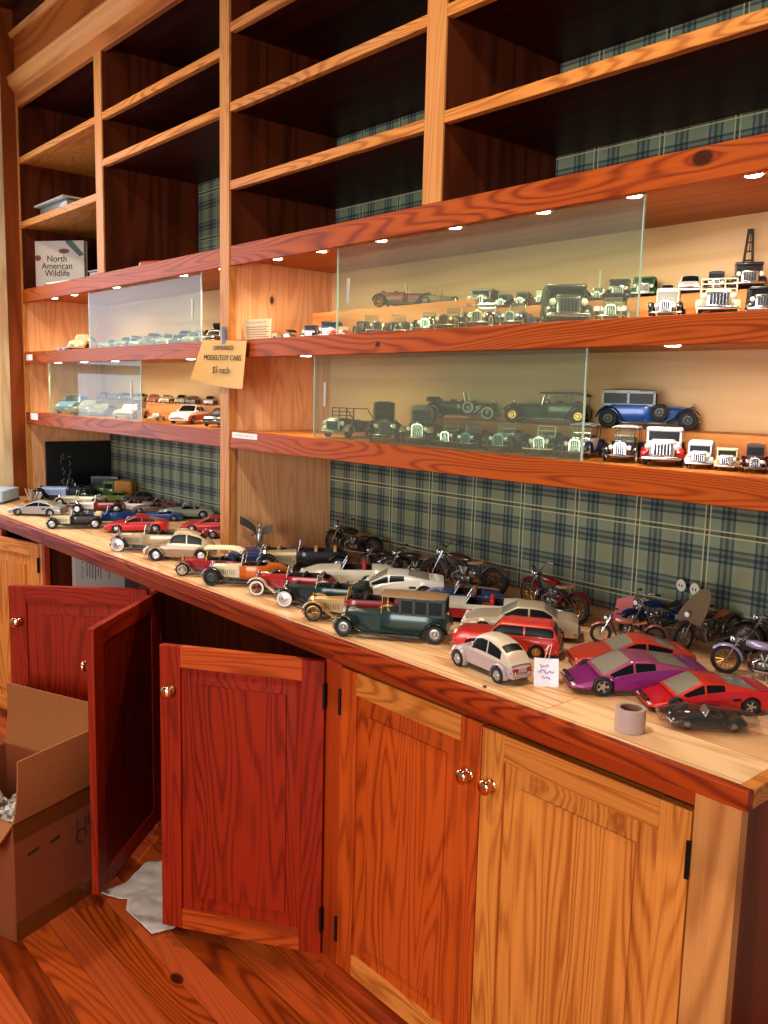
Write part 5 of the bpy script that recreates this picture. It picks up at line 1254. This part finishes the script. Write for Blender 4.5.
# ------------------------------------------------------------------ books and boxes on the upper left shelves
bk = thing('book', 'large pale book titled North American Wildlife standing on the bottom open shelf at left', 'book', (-0.024, 0.05, 1.9495), 36)
m = MB(); m.box((0, 0, 0), (.30, .004, .242)); m.box((0, .026, 0), (.30, .030, .242)); m.box((-.004, 0, 0), (0, .030, .242))
m.build('cover', plain('pale_cover', 'cdb9a4', .4, 0, .4), bk, bevel=.001)
m = MB(); m.box((0, .004, .003), (.296, .026, .229)); m.build('page_block', plain('page_edges', 'e4dcc8', .8), bk)
for body, sz, zz in (('North', .044, .155), ('American', .044, .12), ('Wildlife', .044, .085)):
    text('lettering', body, sz, INK, bk, (.15, -.001, zz), (R(90), 0, 0), .0004)
m = MB(); m.tube([(.10, -.001, .045), (.09, -.0015, .03), (.105, -.001, .012)], [.003, .012, .003], 8, flat=.08); m.ball((.19, -.001, .192), (.03, .0012, .012), 12); m.ball((.045, -.001, .16), (.018, .0012, .014), 10); m.build('cover_picture', plain('brown_print', '7a3c20', .6), bk)
m = MB(); m.loft([[(.20, -.0012, .2425), (.235, -.0012, .2425), (.235, -.0006, .2425), (.20, -.0006, .2325)], [(.275, -.0012, .165), (.3, -.0012, .175), (.3, -.0006, .175), (.275, -.0006, .165)]]); m.build('corner_flash', plain('grey_green_print', '4c5040', .5), bk)
st = thing('box', 'flat grey box lying in front of the wildlife book', 'box', (.735, .2, 1.9495), 4)
m = MB(); m.rbox((0, 0, .022), (.30, .19, .042), .003, n=1); m.build('box_body', plain('grey_box', '9c8478', .5), st); m = MB(); m.rbox((0, 0, .046), (.31, .20, .006), .002, n=1); m.build('lid', plain('grey_lid', 'b09a8e', .5), st)
o = thing('document', 'white booklet lying at the edge of the bottom open shelf', 'booklet', (.42, .05, 1.9495), 12)
m = MB(); m.loft([[(-.09, -.04, 0), (-.09, .05, 0), (-.09, .05, .006), (-.09, -.04, .006)], [(.1, -.04, .002), (.1, .05, .002), (.1, .05, .01), (.1, -.04, .01)]]); m.build('pages', WHITE, o)
cs = thing('plastic_case', 'clear white plastic case on the second open shelf at far left', 'case', (.28, .13, 2.274), 0)
m = MB(); m.rbox((0, 0, .008), (.36, .2, .016), .004, n=1); m.build('tray', plain('white_plastic', 'dcd8cc', .35, 0, .3), cs)
m = MB(); m.rbox((0, .01, .036), (.34, .17, .040), .01, n=2); m.build('contents', plain('dull_green_content', '7c7c6c', .3, 0, .5), cs)
m = MB(); m.rbox((0, 0, .062), (.36, .2, .010), .004, n=1); m.build('lid', plain('grey_white_lid', 'c0bcb0', .25, 0, .5), cs)
mg = thing('rolled_magazine', 'rolled red and white magazine on the open shelf below the second bay', 'magazine', (1.30, .13, 1.9495), 24)
m = MB(); m.tube([(-.14, 0, .018), (-.13, 0, .018), (.05, 0, .018)], [.016, .017, .015], 16); m.build('roll', plain('red_cover', 'b4452e', .4, 0, .3), mg)
m = MB(); m.tube([(-.146, 0, .018), (-.139, 0, .018)], [.014, .0145], 16); m.build('page_ends', WHITE, mg)
m = MB(); m.loft([[(.04, -.03, .001), (.04, .09, .001), (.04, .09, .006), (.04, -.03, .006)], [(.22, -.03, .001), (.22, .09, .001), (.22, .09, .010), (.22, -.03, .010)]]); m.build('loose_pages', plain('pages_grey', 'a89684', .6), mg)

# ------------------------------------------------------------------ sheet inside the open cabinet
sh = thing('printed_box', 'white printed carton standing inside the open cabinet behind the dark door', 'carton', (.99, -.172, .0505), 0)
bx('carton_body', plain('white_carton', 'd8cec6', .6), (0, 0, 0), (.03, .26, .79), sh)
m = MB(); random.seed(5)
for k in range(9):
    ln = .05 + .06 * random.random(); m.box((.0302, .05 + .012 * k, .73 - ln), (.0306, .053 + .012 * k, .73))
m.build('print_lines', INK, sh)
scribble('lettering', INK, sh, Matrix.Translation((.0304, .033, .69)) @ MV, .11, (1,), .018, 6, .0010)
m = MB(); m.tube([(.0304, .19, .70), (.0304, .205, .72), (.0304, .225, .715), (.0304, .23, .70), (.0304, .21, .69), (.0304, .19, .70)], .0022, 6); m.build('red_emblem', plain('red_print', 'b05a48', .6), sh)
for (x, y, w_, d_, h_, c, lab) in ((1.25, .12, .28, .22, .66, '3c342c', 'dark carton at the back inside the open cabinet'),):
    o = thing('carton', lab, 'carton', (x, y, .0505), 6)
    m = MB(); m.rbox((0, 0, h_ / 2), (w_, d_, h_), .004, n=1); m.build('carton_body', plain('dark_carton', c, .7), o); m = MB(); m.box((-.03, -d_ / 2 - .0006, .0), (.03, d_ / 2 + .0006, h_ + .0006)); m.build('tape', plain('brown_tape', '5a4030', .4), o)

# ------------------------------------------------------------------ cardboard box with open flaps
CARD = plain('cardboard', '8a3e14', .8, 0, 0, .12); CARDI = plain('cardboard_inside', 'a8622c', .85, 0, 0, .10); PTAPE = plain('packing_tape', '6c3814', .25, 0, .5)
cbx = thing('cardboard_box', 'open brown cardboard box with raised flaps on the floor at left', 'box', (2.268, -.842, 0), 0)
# local axes: u along the long right face, v along the short near face
ux = Vector((-.376, .927, 0)).normalized(); vx = Vector((-.927, -.376, 0)).normalized()
LN, WD, HT = .36, .46, .338; TH = .005
Mx = Matrix(((ux.x, vx.x, 0, 0), (ux.y, vx.y, 0, 0), (0, 0, 1, 0), (0, 0, 0, 1)))
m = MB(); m.M = Mx
m.box((0, 0, 0), (LN, WD, TH)); m.box((0, 0, TH), (LN, TH, HT)); m.box((0, WD - TH, TH), (LN, WD, HT)); m.box((0, TH, TH), (TH, WD - TH, HT)); m.box((LN - TH, TH, TH), (LN, WD - TH, HT))
m.build('carton_walls', CARD, cbx, bevel=.002)
def flap(base, out, along, ang, ln, w0, w1, nm='flap'):
    """base corner, outward dir, along dir; ang 0 = straight up, 90 = flat outward"""
    b = Vector(base); o_ = Vector(out); a = Vector(along); d = o_ * math.sin(R(ang)) + Vector((0, 0, 1)) * math.cos(R(ang)); nrm = (o_ * math.cos(R(ang)) - Vector((0, 0, 1)) * math.sin(R(ang))) * .0045
    m = MB(); m.M = Mx; rg = []
    for k in range(6):
        t_ = k / 5; sag = nrm * (1.3 * math.sin(PI * t_))
        p0 = b + a * w0 + d * (ln * t_) + sag + a * (.012 * t_); p1 = b + a * w1 + d * (ln * t_) + sag - a * (.012 * t_)
        rg.append([tuple(p0), tuple(p1), tuple(p1 + nrm), tuple(p0 + nrm)])
    m.loft(rg, 0); return m.build(nm, CARDI if nm == 'flap' else CARD, cbx)
flap((0, 0, HT), (0, -1, 0), (1, 0, 0), 3, .17, 0, LN)
flap((0, WD, HT), (0, 1, 0), (1, 0, 0), 22, .185, 0, LN)
flap((LN, 0, HT), (1, 0, 0), (0, 1, 0), 1, .20, 0, WD)
flap((0, 0, HT), (-1, 0, 0), (0, 1, 0), 128, .10, .0, WD)
m = MB(); m.M = Mx; m.box((.0, -.0012, HT - .055), (LN, -.0002, HT)); m.build('tape', PTAPE, cbx); m = MB(); m.M = Mx; m.box((.0, -.0012, .0), (LN, -.0002, .055)); m.build('tape', PTAPE, cbx)
m = MB(); m.M = Mx
for k in range(2): m.loft([[(.045 + .075 * k + .035 * q, -.0008, .225 - .0 + .004 * q), (.045 + .075 * k + .035 * q, -.0008, .234 + .004 * q), (.045 + .075 * k + .035 * q, -.0002, .234 + .004 * q), (.045 + .075 * k + .035 * q, -.0002, .225 + .004 * q)] for q in range(2)])
for q in range(3): m.tube([(.215 + .03 * q, -.0006, .19), (.215 + .03 * q, -.0006, .255)], .0016, 5)
for s, yy in ((.23, .2), (.275, .235)):
    m.tube([(s + .02 * math.cos(a), -.0006, yy + .02 * math.sin(a)) for a in [PI * k / 8 * 1.6 for k in range(9)]], .0016, 5)
m.build('printed_symbols', plain('box_ink', '2c1c14', .8), cbx)
# crumpled newspaper inside
random.seed(9)
def crumple(c, r, seed):
    random.seed(seed); bm = bmesh.new(); bmesh.ops.create_icosphere(bm, subdivisions=4, radius=1)
    from mathutils import noise
    for v in bm.verts:
        n_ = noise.noise(v.co * 2.3 + Vector((seed, 0, 0))) * .35 + noise.noise(v.co * 6 + Vector((0, seed, 0))) * .16
        v.co = v.co * (1 + n_); v.co = Vector((v.co.x * r[0], v.co.y * r[1], v.co.z * r[2]))
    me = bpy.data.meshes.new('crumpled'); bm.to_mesh(me); bm.free(); me.shade_smooth(); me.set_sharp_from_angle(angle=R(22))
    return me
NEWS = NT('newspaper'); tc = NEWS.n('ShaderNodeTexCoord'); nz = NEWS.noise(tc.outputs['Object'], 90, 2); NEWS.bsdf(NEWS.mix(NEWS.ramp(nz, .42, .62), lin('6e625a'), lin('d9cfc4')), .7)
for k, (du, dv, zz, rr) in enumerate(((.095, .09, .28, .065), (.095, .25, .28, .065), (.25, .09, .20, .065), (.25, .25, .20, .065))):
    p = Mx @ Vector((du, dv, 0))
    o = bpy.data.objects.new('crumpled_newspaper', crumple(None, (rr, rr, rr * .8), 3 + k)); COL.objects.link(o); o.data.materials.append(NEWS.m)
    o.location = (2.268 + p.x, -.842 + p.y, zz)
    tag(o, ('crumpled newspaper ball at the near corner of the cardboard box', 'crumpled newspaper ball at the far left of the cardboard box', 'crumpled newspaper ball deep in the cardboard box beside the right flap', 'crumpled newspaper ball deep at the back left of the cardboard box')[k], 'newspaper')
# ------------------------------------------------------------------ tissue paper on the floor
pp = [(2.19, -.598), (2.27, -.530), (2.315, -.555), (2.47, -.552), (2.48, -.488), (2.40, -.40), (2.34, -.31), (2.16, -.31), (2.12, -.40), (2.19, -.50)]
bm = bmesh.new(); vs = [bm.verts.new((x, y, 0)) for x, y in pp]; bm.faces.new(vs); bmesh.ops.triangulate(bm, faces=bm.faces)
bmesh.ops.subdivide_edges(bm, edges=bm.edges, cuts=14, use_grid_fill=True)
from mathutils import noise as mn
for v in bm.verts:
    p = Vector((v.co.x * 9, v.co.y * 9, 2.3)); v.co.z = .003 + .016 * abs(mn.noise(p)) + .006 * abs(mn.noise(p * 2.7))
me = bpy.data.meshes.new('tissue'); bm.to_mesh(me); bm.free(); me.shade_smooth(); me.set_sharp_from_angle(angle=R(25))
o = bpy.data.objects.new('tissue_paper', me); COL.objects.link(o); me.materials.append(plain('tissue', 'd9c6ba', .8)); sm = o.modifiers.new('solid', 'SOLIDIFY'); sm.thickness = .0008; sm.offset = 1
tag(o, 'crumpled sheet of white tissue paper on the floor between the two open doors', 'paper')
# ------------------------------------------------------------------ light and camera
wd_ = bpy.data.worlds.new('world'); SC.world = wd_; wd_.use_nodes = True
bg = wd_.node_tree.nodes['Background']; bg.inputs[0].default_value = (.95, .97, 1.0, 1); bg.inputs[1].default_value = 0.2
def area(nm, loc, target, size, power, col=(1, 1, 1)):
    l = bpy.data.lights.new(nm, 'AREA'); l.shape = 'RECTANGLE'; l.size, l.size_y = size; l.energy = power; l.color = col
    o = bpy.data.objects.new(nm, l); COL.objects.link(o); o.location = loc
    d = Vector(target) - Vector(loc); o.rotation_euler = d.to_track_quat('-Z', 'Y').to_euler(); return o
area('window_daylight', (4.7, -4.3, 1.55), (3.0, 0, 1.1), (1.6, 1.8), 100, (1, .97, .93))
area('left_window_daylight', (-.35, -1.0, 1.75), (1.5, -.4, 1.2), (1.4, 2.0), 40, (.82, .92, 1.0))
for x in (1.2, 3.4):
    l = bpy.data.lights.new('ceiling_light', 'SPOT'); l.energy = 95; l.color = (1, .9, .76); l.shadow_soft_size = .09; l.spot_size = R(130); l.spot_blend = .8
    o = bpy.data.objects.new('ceiling_light', l); COL.objects.link(o); o.location = (x, -1.25, 3.15)
    d = Vector((x, -.5, .9)) - o.location; o.rotation_euler = d.to_track_quat('-Z', 'Y').to_euler()
cam = bpy.data.cameras.new('camera'); co = bpy.data.objects.new('camera', cam); COL.objects.link(co); SC.camera = co
cam.sensor_fit = 'VERTICAL'; cam.sensor_height = 36; cam.lens = 36 * 867.047 / 1024; cam.clip_start = .05
Rm = Matrix([[0.6569223232565804, 0.7535724994501888, 0.024115332872921356], [-0.11764588358403853, 0.07085898602366596, 0.9905243309356052], [-0.7447231077943718, 0.653534614364146, -0.13520355226472208]])
M4 = Matrix(((Rm[0][0], Rm[1][0], -Rm[2][0]), (Rm[0][1], Rm[1][1], -Rm[2][1]), (Rm[0][2], Rm[1][2], -Rm[2][2]))).to_4x4()
M4.translation = Vector((4.5089, -1.5373, 1.4822)); co.matrix_world = M4
SC.view_settings.view_transform = 'Standard'; SC.view_settings.look = 'None'; SC.view_settings.gamma = 1; SC.view_settings.use_curve_mapping = False
SC.view_settings.exposure = 0.3
